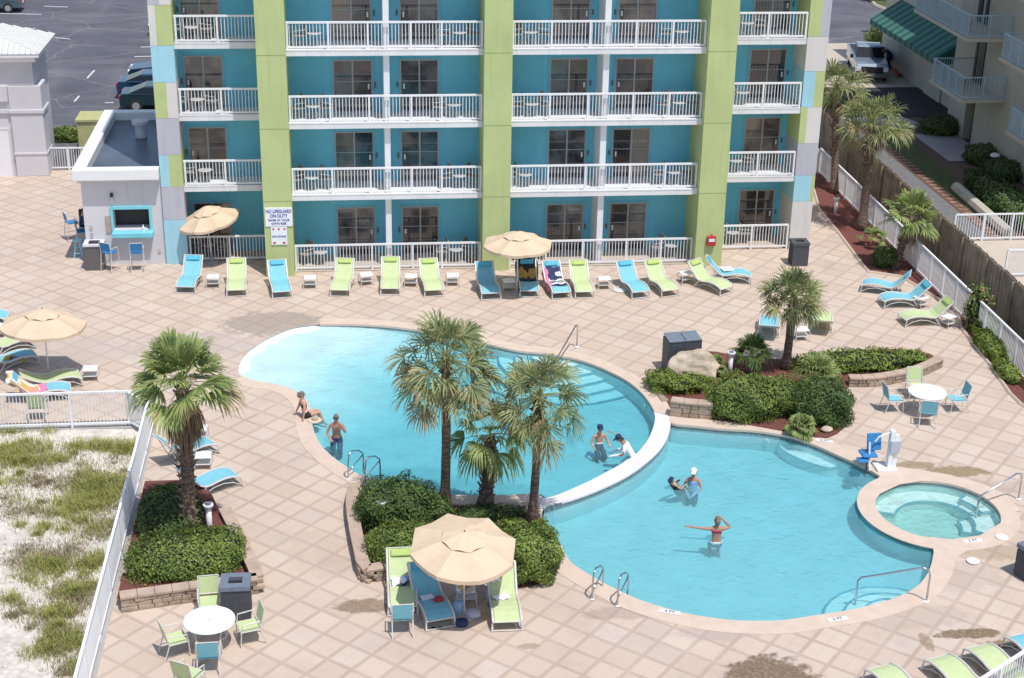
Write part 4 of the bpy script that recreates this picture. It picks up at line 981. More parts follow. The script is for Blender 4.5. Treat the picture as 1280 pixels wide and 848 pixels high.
for (y0,y1,z) in ((72.6,73.3,3.2),(73.5,73.75,3.2),(72.9,73.2,6.1),(73.6,74.1,6.1),(61.5,63.3,3.2),(61.5,63.3,6.1)):
    m=MB(); m.bb(31.34,31.4,y0,y1,z,z+2.1); f=rel(m).build('balcony_door',M['black'],t)
m=MB(); y=77.2; q=[]
A0,A1=78.6,89.4
for i in range(25):
    ya=A0+(A1-A0)*i/25; yb=A0+(A1-A0)*(i+1)/25; m.cur=i%2
    m.add([(33.0,ya,4.3),(33.0,yb,4.3),(31.2,yb,3.15),(31.2,ya,3.15),(31.2,ya,2.85),(31.2,yb,2.85),(33.0,ya,4.26),(33.0,yb,4.26)],[(0,1,2,3),(3,2,5,4),(7,6,4,5)])
for y in (A0,A1): m.cur=0; m.add([(33.0,y,4.3),(31.2,y,3.15),(31.2,y,2.85),(33.0,y,2.85)],[(0,1,2,3)])
rel(m).build('striped_awning',[M['awn_g'],M['awn_l']],t,fixn=False)
m=MB(); m.bb(32.9,33.0,81.5,84.0,0,2.1); rel(m).build('service_door',M['cream'],t); m=MB(); m.bb(32.88,33.0,85.8,88.2,2.3,2.45); rel(m).build('vent',M['black'],t)
o=MB(); o.tube([(27.75,65.4,.18),(27.55,58.9,.18)],.26,8); tag(o.build('concrete_beam',M['cream'],smooth=False),'long rounded cream concrete beam lying beside the dark hedge','beam')
# ============================================================ pool furniture
PROF=[(0,.27),(.10,.33),(.28,.385),(.50,.40),(.72,.375),(.95,.325),(1.12,.325),(1.26,.40),(1.42,.56),(1.58,.73),(1.74,.90)]
PROF_FLAT=[(0,.27),(.10,.33),(.28,.385),(.50,.40),(.72,.375),(.95,.325),(1.12,.32),(1.30,.36),(1.50,.45),(1.68,.55),(1.84,.64)]
def lounger(col,prof=PROF,pillow=True,name='sun_lounger'):
    t=thing(name,'x','sun lounger'); w=.305; n=len(prof)
    m=MB(); vs=[]
    for (y,z) in prof: vs+=[(-w,y,z),(0,y,z-.012),(w,y,z),(-w,y,z-.012),(0,y,z-.024),(w,y,z-.012)]
    fs=[]
    for i in range(n-1):
        a=6*i;b=a+6; fs+=[(a,a+1,b+1,b),(a+1,a+2,b+2,b+1),(a+4,a+3,b+3,b+4),(a+5,a+4,b+4,b+5),(a+3,a,b,b+3),(a+2,a+5,b+5,b+2)]
    e=6*(n-1); fs+=[(0,3,4,1),(1,4,5,2),(e+1,e+4,e+3,e),(e+2,e+5,e+4,e+1)]
    m.add(vs,fs); m.build('sling',M[col],t,smooth=False)
    m=MB()
    for s in(-1,1): m.tube([(s*.345,y,z-.002) for y,z in prof],.030,6)
    y,z=prof[-1]; m.tube([(-.355,y,z),(.355,y,z)],.018,6); m.tube([(-.355,0,.26),(.355,0,.26)],.018,6)
    m.build('side_frame',M['frame'],t)
    for s in(-1,1):
        m=MB(); m.tube([(s*.355,.03,.25),(s*.375,-.02,.015)],.02,6); m.build('leg',M['frame'],t)
        m=MB(); m.tube([(s*.355,1.10,.31),(s*.375,1.32,.015)],.02,6); m.build('leg',M['frame'],t)
    m=MB()
    for s in(-1,1): m.tube([(s*.34,.02,.06),(s*.34,.25,.19),(s*.34,.55,.255),(s*.34,.85,.22),(s*.34,1.25,.06)],.014,5)
    for q in((.25,.19),(.85,.22)): m.tube([(-.34,*q),(.34,*q)],.012,5)
    y,z=prof[-2]; m.tube([(-.28,y,z-.03),(-.28,1.28,.06)],.012,5); m.tube([(.28,y,z-.03),(.28,1.28,.06)],.012,5); m.tube([(-.375,-.02,.03),(.375,-.02,.03)],.014,5); m.tube([(-.375,1.32,.03),(.375,1.32,.03)],.014,5)
    m.build('under_frame',M['frame'],t)
    if pillow:
        (y0,z0),(y1,z1)=prof[-3],prof[-1]; ym,zm=(y0*.35+y1*.65),(z0*.35+z1*.65); sl=math.atan2(z1-z0,y1-y0)
        m=MB(); T=Matrix.Translation((0,ym,zm+.045))@Matrix.Rotation(sl,4,'X'); m.box(0,(.50,.19,.075),M=T); m.build('pillow',M[col+'_p'],t,bevel=.03)
    return t
def side_table():
    t=thing('side_table','x','side table'); m=MB(); m.bb(-.23,.23,-.21,.21,.375,.405); m.build('tabletop',M['tabletop'],t,bevel=.01)
    for s in(-1,1):
        m=MB(); m.tube([(s*.24,-.21,.37),(s*.25,-.25,.01),(s*.25,.25,.01),(s*.24,.21,.37)],.014,6); m.build('leg_frame',M['frame'],t)
    m=MB(); m.bb(-.22,.22,-.19,.19,.16,.172); m.build('lower_shelf',M['frame'],t); return t
def dining_chair(col):
    t=thing('patio_chair','x','chair'); m=MB(); m.box((0,0,.43),(.46,.46,.02)); m.build('seat',M[col],t,bevel=.008)
    m=MB(); T=Matrix.Translation((0,.29,.70))@Matrix.Rotation(R_(-12),4,'X'); m.box(0,(.46,.02,.44),M=T); m.build('backrest',M[col],t,bevel=.008)
    m=MB()
    for s in(-1,1):
        m.tube([(s*.25,.36,0),(s*.25,.22,.42),(s*.25,.34,.94)],.016,6); m.tube([(s*.25,-.26,0),(s*.25,-.23,.42),(s*.27,-.2,.62),(s*.27,.22,.66)],.016,6); m.tube([(s*.25,-.24,.42),(s*.25,.24,.42)],.014,6)
    for q in((.34,.94),(.23,.50),(-.24,.42)): m.tube([(-.25,*q),(.25,*q)],.014,6)
    m.build('frame',M['frame'],t); return t
def round_table():
    t=thing('round_table','x','table'); m=MB(); m.lathe([(.58,.705),(.605,.72),(.60,.738),(.03,.742)],36); m.build('tabletop',M['tabletop'],t)
    m=MB(); m.lathe([(.022,.744),(.022,.752)],10); m.build('umbrella_hole_cap',M['metal'],t)
    for k in range(4):
        a=k*math.pi/2+.7; m=MB(); m.tube([(.46*math.cos(a),.46*math.sin(a),0),(.40*math.cos(a),.40*math.sin(a),.4),(.46*math.cos(a),.46*math.sin(a),.70)],.018,6); m.build('leg',M['frame'],t)
    m=MB(); m.tube([(.41*math.cos(k*.2618*2),.41*math.sin(k*.2618*2),.35) for k in range(12)],.012,5,closed=True); m.build('brace_ring',M['frame'],t); return t
def umbrella(name,label,base,hgt,tilt=(0,0),rot=0.,R=1.36,nr=8,zc=.48,basecol='whiteroof',basez=True,top=None,cx=(0,0)):
    t=thing(name,label,'umbrella',base,0,'beige umbrellas')
    A=Vector((0,0,0)); B=Vector((cx[0],cx[1],hgt))
    m=MB(); m.tube([A+Vector((0,0,.02)),A.lerp(B,.5),B],.024,8); m.build('pole',M['metal'],t)
    if basez:
        m=MB(); m.lathe([(.27,0),(.28,.03),(.25,.06),(.06,.075),(.04,.3)],24); m.build('base',M[basecol],t)
    T=Matrix.Translation(B)@Matrix.Rotation(tilt[0],4,'X')@Matrix.Rotation(tilt[1],4,'Y')@Matrix.Rotation(rot,4,'Z')
    def pt(a,r,dz=0):
        return T@Vector((math.cos(a)*r,math.sin(a)*r,dz))
    m=MB(); vs=[];fs=[]; K=7
    sub=4; n=nr*sub
    for i in range(K+1):
        f=i/K; 
        for j in range(n):
            a=2*math.pi*j/n; e=(j%sub)/sub; sag=math.sin(math.pi*e)*.07*f; rr=R*f*(1-(1-math.cos(math.pi/nr))*math.sin(math.pi*e)*1.0)
            r=.28+(rr-.28)*1 if False else max(.001,rr)
            vs.append(pt(a,r,-zc*f**1.15-sag))
    for i in range(K):
        for j in range(n): fs.append((i*n+j,i*n+(j+1)%n,(i+1)*n+(j+1)%n,(i+1)*n+j))
    for j in range(n): # valance
        vs.append(vs[K*n+j]+Vector((0,0,-.10)))
    for j in range(n): fs.append((K*n+j,K*n+(j+1)%n,(K+1)*n+(j+1)%n,(K+1)*n+j))
    m.add(vs,fs); c=m.build('canopy',M['canvas'],t,smooth=False)
    s=c.modifiers.new('thickness','SOLIDIFY'); s.thickness=.006
    m=MB(); vs=[];fs=[]
    for i in range(4):
        f=i/3
        for j in range(n):
            a=2*math.pi*j/n; e=(j%sub)/sub; sc=.02*math.sin(e*math.pi*2)*f
            r=max(.001,.58*f*(1-.10*math.sin(math.pi*e))); rf=r/R; vs.append(pt(a,r,.05-zc*rf**1.15*1.05-.03*f+sc))
    for i in range(3):
        for j in range(n): fs.append((i*n+j,i*n+(j+1)%n,(i+1)*n+(j+1)%n,(i+1)*n+j))
    m.add(vs,fs); v=m.build('vent',M['canvas'],c); s=v.modifiers.new('thickness','SOLIDIFY'); s.thickness=.006
    m=MB()
    for k in range(nr): a=2*math.pi*k/nr; m.tube([pt(a,.03,-.03),pt(a,R*.5,-zc*.5**1.15-.03),pt(a,R*.98,-zc*.97-.03)],.009,4)
    m.build('ribs',M['metal'],t); m=MB(); m.tube([T@Vector((0,0,0)),T@Vector((0,0,.09))],[.03,.012],8); m.build('finial',M['darkframe'],t); return t
LC,LL=lounger('cyan'),lounger('lime'); LCF,LLF=lounger('cyan',PROF_FLAT,False),lounger('lime',PROF_FLAT,False)
ST=side_table(); CC,CL=dining_chair('cyan'),dining_chair('lime'); RTB=round_table()
def put_lounger(proto,foot,head,label,group):
    a=at(*foot); h=at(head[0],head[1],.88 if proto in(LC,LL) else .62); d=h-a
    return place(proto,USED,(a.x,a.y,0),math.atan2(d.y,d.x)-math.pi/2,label,group)
G1='loungers in the row along the hotel'
for proto,f,h,l in [(LC,(232,367),(237,328),'turquoise lounger beside the tilted umbrella, leftmost of the hotel row'),
 (LL,(296,371),(295,330),'lime lounger right of the tilted umbrella, below the first hotel bay'),
 (LC,(353,373),(348,333),'turquoise lounger at the foot of the pilaster with the signs'),
 (LL,(425,371),(429,330),'lime lounger just right of the side table by the signed pilaster'),
 (LL,(488,369),(488,328),'lime lounger between two white side tables below the white divider'),
 (LL,(543,371),(538,331),'lime lounger nearest to the middle umbrella, left of it'),
 (LC,(614,375),(609,336),'turquoise lounger shaded under the left half of the middle umbrella'),
 (LC,(662,372),(660,333),'turquoise lounger under the middle umbrella covered by the yellow and black towel'),
 (LC,(702,374),(693,333),'turquoise lounger draped with a pink and navy beach towel'),
 (LL,(731,373),(726,333),'lime lounger touching the towel covered turquoise lounger on its right'),
 (LC,(801,373),(788,333),'turquoise lounger right of the bare white umbrella base'),
 (LL,(838,371),(822,330),'lime lounger paired with the turquoise one, left of the red alarm box'),
 (LL,(908,368),(880,330),'lime lounger angled at the foot of the last pilaster'),
 (LC,(938,352),(934,325),'turquoise lounger partly hidden by the short palm, rightmost of the row')]: put_lounger(proto,f,h,l,G1)
G2='loungers by the right fence'
put_lounger(LC,(1077,362),(1146,343),'turquoise lounger by the right fence, farthest of the three',G2)
put_lounger(LC,(1101,382),(1168,353),'turquoise lounger by the right fence, middle of the three',G2)
put_lounger(LL,(1127,405),(1194,374),'lime lounger by the right fence, nearest of the three',G2)
put_lounger(LCF,(961,404),(961,436),'turquoise lounger with its back to the camera behind the short palm','loungers behind the right planter')
put_lounger(LLF,(1028,398),(1027,428),'lime lounger with its back to the camera right of the short palm','loungers behind the right planter')
G3='loungers under the left umbrella'
put_lounger(LC,(10,404),(-60,375),'turquoise lounger cut by the left edge, topmost of the left group',G3)
put_lounger(LL,(40,432),(-45,420),'lime lounger at the left edge above the turquoise one',G3)
put_lounger(LC,(46,452),(-36,437),'turquoise lounger at the left edge below the lime one',G3)
put_lounger(LLF,(101,478),(18,468),'lime lounger in the deep shade of the left umbrella',G3)
put_lounger(LC,(89,495),(12,470),'turquoise lounger half covered by a yellow and pink towel',G3)
put_lounger(LC,(295,602),(205,594),'turquoise lounger behind the shaggy palm trunk, nearer one','loungers behind the shaggy palm')
put_lounger(LC,(266,562),(190,552),'turquoise lounger behind the shaggy palm trunk, farther one','loungers behind the shaggy palm')
G4='loungers under the front umbrella'
put_lounger(LL,(504,770),(502,708),'lime lounger left of the front umbrella with a towel bundle on it',G4)
put_lounger(LC,(551,786),(536,720),'turquoise lounger shaded by the front umbrella with a book on it',G4)
put_lounger(LL,(634,789),(627,707),'lime lounger right of the front umbrella with a white cloth on it',G4)
G5='lime loungers in the bottom right corner'
put_lounger(LLF,(1095,846),(1168,880),'lime lounger at the bottom edge, leftmost of the bottom right three',G5)
put_lounger(LLF,(1168,834),(1243,866),'lime lounger in the middle of the bottom right three',G5)
put_lounger(LLF,(1217,820),(1291,850),'lime lounger rightmost of the bottom right three',G5)
put_lounger(LCF,(1268,806),(1340,835),'turquoise lounger cut off by the right edge near the bottom right corner',G5)
GS='white side tables between loungers'
def stable(px,py,l,rz=0.): 
    p=at(px,py); place(ST,USED,(p.x,p.y,0),rz,l,GS)
for px,py,l,r in [(267,358,'white side table with a white bottle below the tilted umbrella',0),(388,359,'white side table between the signed pilaster and the lime loungers',0),(458,355,'white side table left of the middle of the three lime loungers',.2),(514,357,'white side table between the second and third lime loungers',-.1),(566,356,'white side table left of the middle umbrella loungers',0),
 (636,363,'dim side table in the shade of the middle umbrella',0),(755,360,'white side table beside the bare white umbrella base',0),(857,353,'white side table between lime loungers left of the alarm box pilaster',.2),(908,348,'white side table between the angled lime lounger and the short palm',.2),
 (1150,384,'white side table between the two nearer loungers by the right fence',.5),(1184,408,'white side table beside the mulch bed at the lime fence lounger',.5),(1001,424,'white side table between the two loungers behind the short palm',0),
 (114,474,'white side table at the right edge of the left umbrella shade',.05),(4,420,'white side table cut by the left edge above the lime lounger',0),(250,550,'white side table behind the shaggy palm, farther one',0),(255,584,'white side table behind the shaggy palm, nearer one',0),(582,752,'side table heaped with clothes under the front umbrella',0)]: stable(px,py,l,r)
# dining sets
def dset(c,chairs,g,tl):
    p=at(*c); place(RTB,USED,(p.x,p.y,0),0,tl,'round white tables')
    for proto,px,py,fx,l in chairs:
        q=at(px,py); d=p-q; place(proto,USED,(q.x,q.y,0),math.atan2(d.y,d.x)+math.pi/2+fx,l,g)
dset((264,808),[(CL,263,770,0,'lime chair behind the lower left table, beside the trash bin'),(CL,221,817,.1,'lime chair at the left of the lower left table'),(CL,312,801,.1,'lime chair at the right of the lower left table'),(CC,262,836,0,'turquoise chair at the front of the lower left table')],'chairs at the lower left table','round white table in the lower left with three lime chairs and a turquoise one')
dset((1156,516),[(CL,1143,497,0,'lime chair behind the right hand table'),(CC,1115,513,.3,'turquoise chair at the left of the right hand table'),(CC,1158,530,0,'turquoise chair at the front of the right hand table'),(CC,1194,513,-.1,'turquoise chair at the right of the right hand table')],'chairs at the right table','round white table on the right with one lime chair and three turquoise ones')
q=at(238,862); place(CL,USED,(q.x,q.y,0),R_(150),'lime chair at the bottom edge left of the turquoise chair','single chairs')
q=at(49,523); place(CL,USED,(q.x,q.y,0),R_(180),'lime chair behind the front fence at left, seen from behind','single chairs')
q=at(503,788); place(CC,USED,(q.x,q.y,0),R_(180),'turquoise chair at the foot of the lime lounger beside the front umbrella','single chairs')
b=at(646,367); umbrella('umbrella','open beige umbrella in the middle of the hotel lounger row',(b.x,b.y,0),2.42,rot=.2,basecol='grey_concrete',R=1.33,zc=.42)
b=at(265,328); umbrella('umbrella','strongly tilted beige umbrella beside the pool bar',(b.x,b.y,0),2.3,tilt=(R_(3),R_(-12)),rot=.35,R=1.22,zc=.5,basez=True,basecol='grey_concrete',cx=(-.1,-.1))
b=at(62,474); umbrella('umbrella','open beige umbrella over the left lounger group',(b.x,b.y,0),2.42,tilt=(R_(-3),R_(3)),rot=.3,basecol='grey_concrete',R=1.38)
b=at(580,771); umbrella('umbrella','large beige front umbrella between two lime loungers',(b.x,b.y,0),2.35,tilt=(R_(8),R_(3)),rot=.22,nr=8,R=1.33,zc=.40,basecol='grey_concrete')
b=at(775,363); t=thing('umbrella_stand','bare round white umbrella base on the deck in the hotel row','umbrella stand',(b.x,b.y,0)); MB().lathe([(.28,0),(.29,.035),(.25,.065),(.06,.08)],24).build('disc',M['whiteroof'],t); MB().tube([(0,0,.08),(0,0,.36)],.028,8).build('socket',M['darkframe'],t)
# tall bar chairs and stools
def bar_chair():
    t=thing('bar_chair','x','bar chair'); m=MB(); m.box((0,0,.76),(.46,.44,.02)); m.build('seat',M['bluesling'],t)
    m=MB(); m.box(0,(.46,.02,.34),M=Matrix.Translation((0,.25,1.02))@Matrix.Rotation(R_(-10),4,'X')); m.build('backrest',M['bluesling'],t)
    m=MB()
    for s in(-1,1): m.tube([(s*.25,.30,0),(s*.24,.21,.76),(s*.24,.28,1.2)],.015,6); m.tube([(s*.25,-.28,0),(s*.24,-.21,.76),(s*.25,-.18,.94),(s*.25,.22,.98)],.015,6); m.tube([(s*.25,-.25,.28),(s*.25,.26,.28)],.012,5)
    m.tube([(-.25,-.25,.3),(.25,-.25,.3)],.012,5); m.tube([(-.24,.28,1.2),(.24,.28,1.2)],.014,5); m.build('frame',M['frame'],t); return t
BCH=bar_chair()
for px,py,rz,l in [(139,338,R_(150),'blue bar chair right of the dark cabinet, turned sideways'),(173,338,R_(184),'blue bar chair facing the serving shelf, right one'),(92,300,R_(115),'blue bar chair farther along the left wall of the bar'),(105,311,R_(100),'blue bar chair by the left bar wall with the seated person')]:
    p=at(px,py); place(BCH,USED,(p.x,p.y,0),rz,l,'blue bar chairs')
p=at(99,322); t=thing('bar_stool','small aqua backless stool at the left corner of the bar','stool',(p.x,p.y,0)); MB().lathe([(.17,.70),(.19,.715),(.18,.74)],18).build('seat',M['p_blue'],t)
for k in range(4): a=k*1.5708+.78; MB().tube([(.22*math.cos(a),.22*math.sin(a),0),(.12*math.cos(a),.12*math.sin(a),.70)],.02,6).build('leg',M['p_blue'],t)
for z,r in((.22,.19),(.45,.155)): MB().tube([(r*math.cos(k*1.5708+.78),r*math.sin(k*1.5708+.78),z) for k in range(4)],.014,5,closed=True).build('rung',M['p_blue'],t)
# bins
def bin_(name,label,px,py,w,d,h,hole=True,rz=0.,top='bintop'):
    p=at(px,py); t=thing(name,label,'trash bin',(p.x,p.y,0),rz); m=MB(); m.bb(-w/2,w/2,-d/2,d/2,0,h-.12)
    m.build('body',M['bin'],t,bevel=.01); 
    m=MB(); 
    k=int(w/.07)
    for i in range(k+1): m.bb(-w/2+i*w/k-.008,-w/2+i*w/k+.008,-d/2-.012,-d/2-.001,.05,h-.16)
    k=int(d/.07)
    for i in range(k+1): m.bb(w/2+.001,w/2+.012,-d/2+i*d/k-.008,-d/2+i*d/k+.008,.05,h-.16); m.bb(-w/2-.012,-w/2-.001,-d/2+i*d/k-.008,-d/2+i*d/k+.008,.05,h-.16)
    m.build('slats',M['bin'],t)
    m=MB(); a=w/2+.03;b_=d/2+.03; q=.14
    m.bb(-a,a,-b_,-q,h-.12,h); m.bb(-a,a,q,b_,h-.12,h); m.bb(-a,-q*1.2,-q,q,h-.119,h-.001); m.bb(q*1.2,a,-q,q,h-.119,h-.001); m.build('lid',M[top],t)
    m=MB(); m.bb(-q*1.2,q*1.2,-q,q,h-.14,h-.10); m.build('opening',M['black'],t)
bin_('trash_bin','square dark bin with open lid beside the lower left table',297,770,.66,.60,1.02,rz=.0)
bin_('trash_bin','square dark bin at the right corner of the hotel',997,330,.62,.60,.98,top='bin')
bin_('trash_bin','dark bin cut off by the right edge of the view',1289,722,.62,.62,.95,rz=.4)
p=at(852,462); t=thing('towel_cabinet','dark slate double bin standing behind the boulder','bin cabinet',(p.x,p.y,0),R_(8)); m=MB(); m.bb(-.62,.55,-.3,.3,0,1.16); m.build('body',M['bin'],t,bevel=.01)
for a,b_ in((-.60,-.045),(-.02,.53)):
    m=MB(); m.box(0,(b_-a,.66,.03),M=Matrix.Translation(((a+b_)/2,-.0,1.2))@Matrix.Rotation(R_(6),4,'X')); m.build('lid',M['bintop'],t)
m=MB()
for i in range(16): m.bb(-.6+i*.075,-.587+i*.075,-.315,-.302,.04,1.1)
m.build('slats',M['bin'],t)
# bollard lamps
for px,py,z,l in [(478,668,.25,'white bollard lamp between the two shrubs left of the umbrella'),(263,672,.25,'white bollard lamp at the right side of the left planter'),(1044,268,0,'white bollard lamp in the mulch beside the hotel corner'),(912,470,.1,'grey green bollard lamp behind the clipped shrubs of the right planter')]:
    p=at(px,py); t=thing('bollard_lamp',l,'bollard lamp',(p.x,p.y,z),0,'bollard lamps'); MB().tube([(0,0,-z),(0,0,.62)],.075,12).build('post',M['white'],t,smooth=True); MB().lathe([(.08,.62),(.14,.72),(.14,.76),(.10,.76)],16).build('shade',M['white'],t); MB().lathe([(.09,.765),(.09,.775)],12).build('lens',M['bintop'],t)
# ---- ladders and handrails
def ladder(label,foot,dirx,gap=.5):
    p=at(*foot); a=math.atan2(dirx[1],dirx[0]); t=thing('pool_ladder',label,'pool ladder',(p.x,p.y,0),a,'steel pool ladders')
    for s in(-1,1):
        y=s*gap/2; m=MB(); m.tube([(-.32,y,.01),(-.34,y,.45),(-.28,y,.74),(-.15,y,.82),(.15,y,.72),(.34,y,.55),(.36,y,.3),(.36,y,-.7)],.024,8); m.tube([(-.33,y,.22),(-.1,y,.32),(.35,y,.5)],.018,6); m.build('handrail',M['steel'],t,smooth=True)
        m=MB(); m.lathe([(.06,.015),(.05,.03)],12,(-.32,y,0)); m.build('anchor_cover',M['white'],t)
    for z in(-.2,-.42,-.62): m=MB(); m.bb(.32,.42,-gap/2,gap/2,z-.015,z+.015); m.build('step',M['whiteroof'],t)
ladder('steel ladder on the near edge of the upper pool beside the dark shrub',(455,597),(.75,.9),.62)
ladder('steel ladder on the near edge of the lower pool right of the broad shrub',(762,746),(.55,.9),.68)
def rail(label,pts,r=.024,cat='handrail'):
    P3=[at(px,py,z) for px,py,z in pts]; b=P3[0].copy(); b.z=0; t=thing('handrail',label,cat,b); MB().tube([p-b for p in catmull([Vector(p) for p in P3],5,False)],r,8).build('rail',M['steel'],t,smooth=True)
    for q in (P3[0],):
        MB().lathe([(.07,.014),(.05,.035)],12,(q.x-b.x,q.y-b.y,0)).build('anchor_cover',M['white'],t)
    return t
def bent(label,base,end,h,lo=.05):
    B=at(*base); E_=at(*end); t=thing('handrail',label,'handrail',B); d=(E_-B); d.z=0; u=d.normalized(); L=d.length
    m=MB(); pts=[Vector((0,0,0)),Vector((0,0,h*.8)),Vector((0,0,h*.96))+u*.05,Vector((0,0,h))+u*.2,Vector((0,0,h*.55))+u*(L*.75),Vector((0,0,h*.42))+u*(L*.95),Vector((0,0,h*.3))+u*L,Vector((0,0,-.5))+u*L]
    m.tube(pts,.026,8); m.build('rail',M['steel'],t,smooth=True); m=MB(); m.lathe([(.08,.014),(.05,.035)],12); m.build('anchor_cover',M['white'],t)
bent('bent steel handrail at the steps on the far edge of the upper pool',(721,434),(690,470),.88)
bent('long bent steel handrail into the corner steps of the lower pool',(1158,752),(1071,738),.95)
bent('bent steel handrail into the spa at its right side',(1273,624),(1222,634),.85)
# pool lift
p=at(1108,586); t=thing('pool_lift','pool lift with a royal blue seat and white mast beside the lower pool','pool lift',(p.x,p.y,.015),R_(0))
m=MB(); m.bb(-.35,.25,-.25,.25,0,.07); m.build('base_plate',M['white'],t,bevel=.01)
m=MB(); m.bb(-.02,.12,-.10,.08,.07,1.25); m.bb(.14,.26,-.06,.06,.07,1.1); m.build('mast',M['white'],t,bevel=.015); m=MB(); m.bb(-.0,.30,-.14,.12,.55,.95); m.build('battery_box',M['p_grey'],t,bevel=.02)
m=MB(); m.tube([(.05,0,1.2),(-.35,-.02,1.05),(-.45,-.02,.9)],.025,8); m.tube([(-.62,-.05,.9),(-.62,-.15,.45),(-.62,-.3,.1)],.025,6); m.build('lift_arm',M['white'],t)
m=MB(); m.box((-.62,-.02,.52),(.46,.48,.07)); m.box(0,(.46,.07,.52),M=Matrix.Translation((-.42,.14,.82))@Matrix.Rotation(R_(-15),4,'X')@Matrix.Rotation(R_(10),4,'Z')); m.box((-.85,-.22,.42),(.3,.3,.06)); m.build('seat',M['bluesling'],t,bevel=.03)
m=MB(); m.tube([(-.66,-.12,.5),(-.66,-.12,-.1)],.03,6); m.tube([(-.85,-.1,.72),(-.85,-.35,.74)],.02,6); m.build('foot_bar',M['darkframe'],t)
# skimmer lids, drains and depth tiles
for px,py,l in [(877,520,'round white skimmer lid in the mulch at the pool coping'),(1216,703,'round white skimmer lid on the deck between spa and corner steps'),(1252,673,'round white skimmer lid on the coping right of the spa')]:
    p=at(px,py); o=MB().lathe([(.16,.0),(.17,.03),(.15,.04)],20).build('skimmer_lid',M['white']); o.location=(p.x,p.y,.018); tag(o,l,'skimmer lid')
for px,py,a,txt,l in [(837,766,-20,'4 FT','white depth marker tile on the near coping of the lower pool, left one'),(1047,775,8,'3 FT','white depth marker tile on the near coping of the lower pool, right one'),(1216,677,5,'3 FT','white depth marker tile on the near coping of the spa'),(1030,552,-22,'4 FT','faint white depth marker tile on the far coping of the lower pool')]:
    p=at(px,py); t=thing('depth_marker',l,'depth marker',(p.x,p.y,.022),R_(a),'depth marker tiles'); m=MB(); m.bb(-.26,.26,-.075,.075,0,.006); m.build('tile',M['white'],t); text(txt,.14,(0,0,.008),t,M['black'],rot=(0,0,0),ext=.001)
# ============================================================ retaining walls, boulder
def stone_wall(name,label,pts,h,th=.28,rows=3,z0=0.,cap=True,seed=1,cat='retaining wall',smoothp=True):
    rnd=random.Random(seed); Q=catmull([Vector((p.x,p.y,0)) for p in pts],6,False) if smoothp else [Vector((p.x,p.y,0)) for p in pts]
    b=Q[0].copy(); t=thing(name,label,cat,(b.x,b.y,z0),0); Q=[q-b for q in Q]
    L=[0]
    for i in range(1,len(Q)): L.append(L[-1]+(Q[i]-Q[i-1]).length)
    def pt(s):
        i=max(j for j in range(len(L)) if L[j]<=s+1e-9); i=min(i,len(Q)-2); d=(Q[i+1]-Q[i]).normalized(); return Q[i].lerp(Q[i+1],(s-L[i])/max(1e-9,L[i+1]-L[i])),d
    rh=(h-.07)/rows; m=MB(); tot=L[-1]
    for r in range(rows):
        s=0
        while s<tot-.05:
            w=min(rnd.uniform(.22,.42),tot-s)
            p,d=pt(s+w/2); a=math.atan2(d.y,d.x); k=rnd.uniform(-.02,.03)
            T=Matrix.Translation(p+Vector((0,0,r*rh+rh/2)))@Matrix.Rotation(a+rnd.uniform(-.05,.05),4,'Z')@Matrix.Rotation(rnd.uniform(-.05,.05),4,'X')
            m.box(0,(w-.012,th+k,rh-.012),M=T); s+=w
    m.build('stone_courses',M['stone'],t,bevel=.012)
    if cap:
        m=MB(); s=0
        while s<tot-.02:
            w=min(.42,tot-s); 
            p,d=pt(s); p2,d2=pt(min(tot,s+w-.008)); n1=Vector((-d.y,d.x,0))*(th/2+.03); n2=Vector((-d2.y,d2.x,0))*(th/2+.03); zz=h-.075
            m.add([p-n1+Vector((0,0,zz)),p2-n2+Vector((0,0,zz)),p2+n2+Vector((0,0,zz)),p+n1+Vector((0,0,zz)),p-n1+Vector((0,0,h)),p2-n2+Vector((0,0,h)),p2+n2+Vector((0,0,h)),p+n1+Vector((0,0,h))],[(0,3,2,1),(4,5,6,7),(0,1,5,4),(1,2,6,5),(2,3,7,6),(3,0,4,7)]); s+=w
        m.build('cap_stones',M['capstone'],t,bevel=.012)
    return t
V3=lambda x,y:Vector((x,y,0))
stone_wall('retaining_wall','stone retaining wall with tan cap round the left palm planter',[V3(-5.85,33.0),V3(-4.2,33.32),V3(-2.55,33.6),V3(-2.62,33.95),V3(-3.1,35.6),V3(-3.6,37.2)],.44,smoothp=False,seed=2)
sheet('planter_soil',M['mulch'],[(-5.95,33.1),(-2.8,33.7),(-3.4,36.1),(-4.0,38.2),(-4.4,39.2),(-5.95,39.2)],.26)
stone_wall('retaining_wall','curved stone retaining wall at the left end of the pool island',[at(444,618),at(440,640),at(444,672),at(450,700),at(457,724),at(478,722),at(505,716)],.38,seed=3,smoothp=True)
isp=[Vector((p.x,p.y)) for p in catmull(P([(446,620),(446,670),(459,716),(505,716),(600,720),(650,736),(690,722),(700,700),(688,672),(676,650),(668,636),(620,634),(560,632),(500,622),(470,610)]),3)]
struct(tri_fill([isp],.03).build('island_soil',M['mulch'],fixn=False))
stone_wall('retaining_wall','short stone pier joining the weir wall at the right island palm',[at(622,640),at(650,640),at(674,640)],.16,th=.5,rows=1,seed=5,smoothp=False)
rsp=[Vector((p.x,p.y)) for p in catmull(P([(818,476),(832,500),(845,518),(880,524),(935,532),(985,541),(1035,548),(1062,525),(1056,492),(1075,480),(1140,472),(1172,455),(1150,440),(1075,438),(1000,450),(930,447),(880,440),(835,455)]),3)]
struct(tri_fill([rsp],.035).build('planter_soil',M['mulch'],fixn=False))
stone_wall('retaining_wall','low rugged stone wall below the boulder beside the pool coping corner',[at(838,518),at(862,521),at(890,523)],.55,th=.3,rows=3,seed=6)
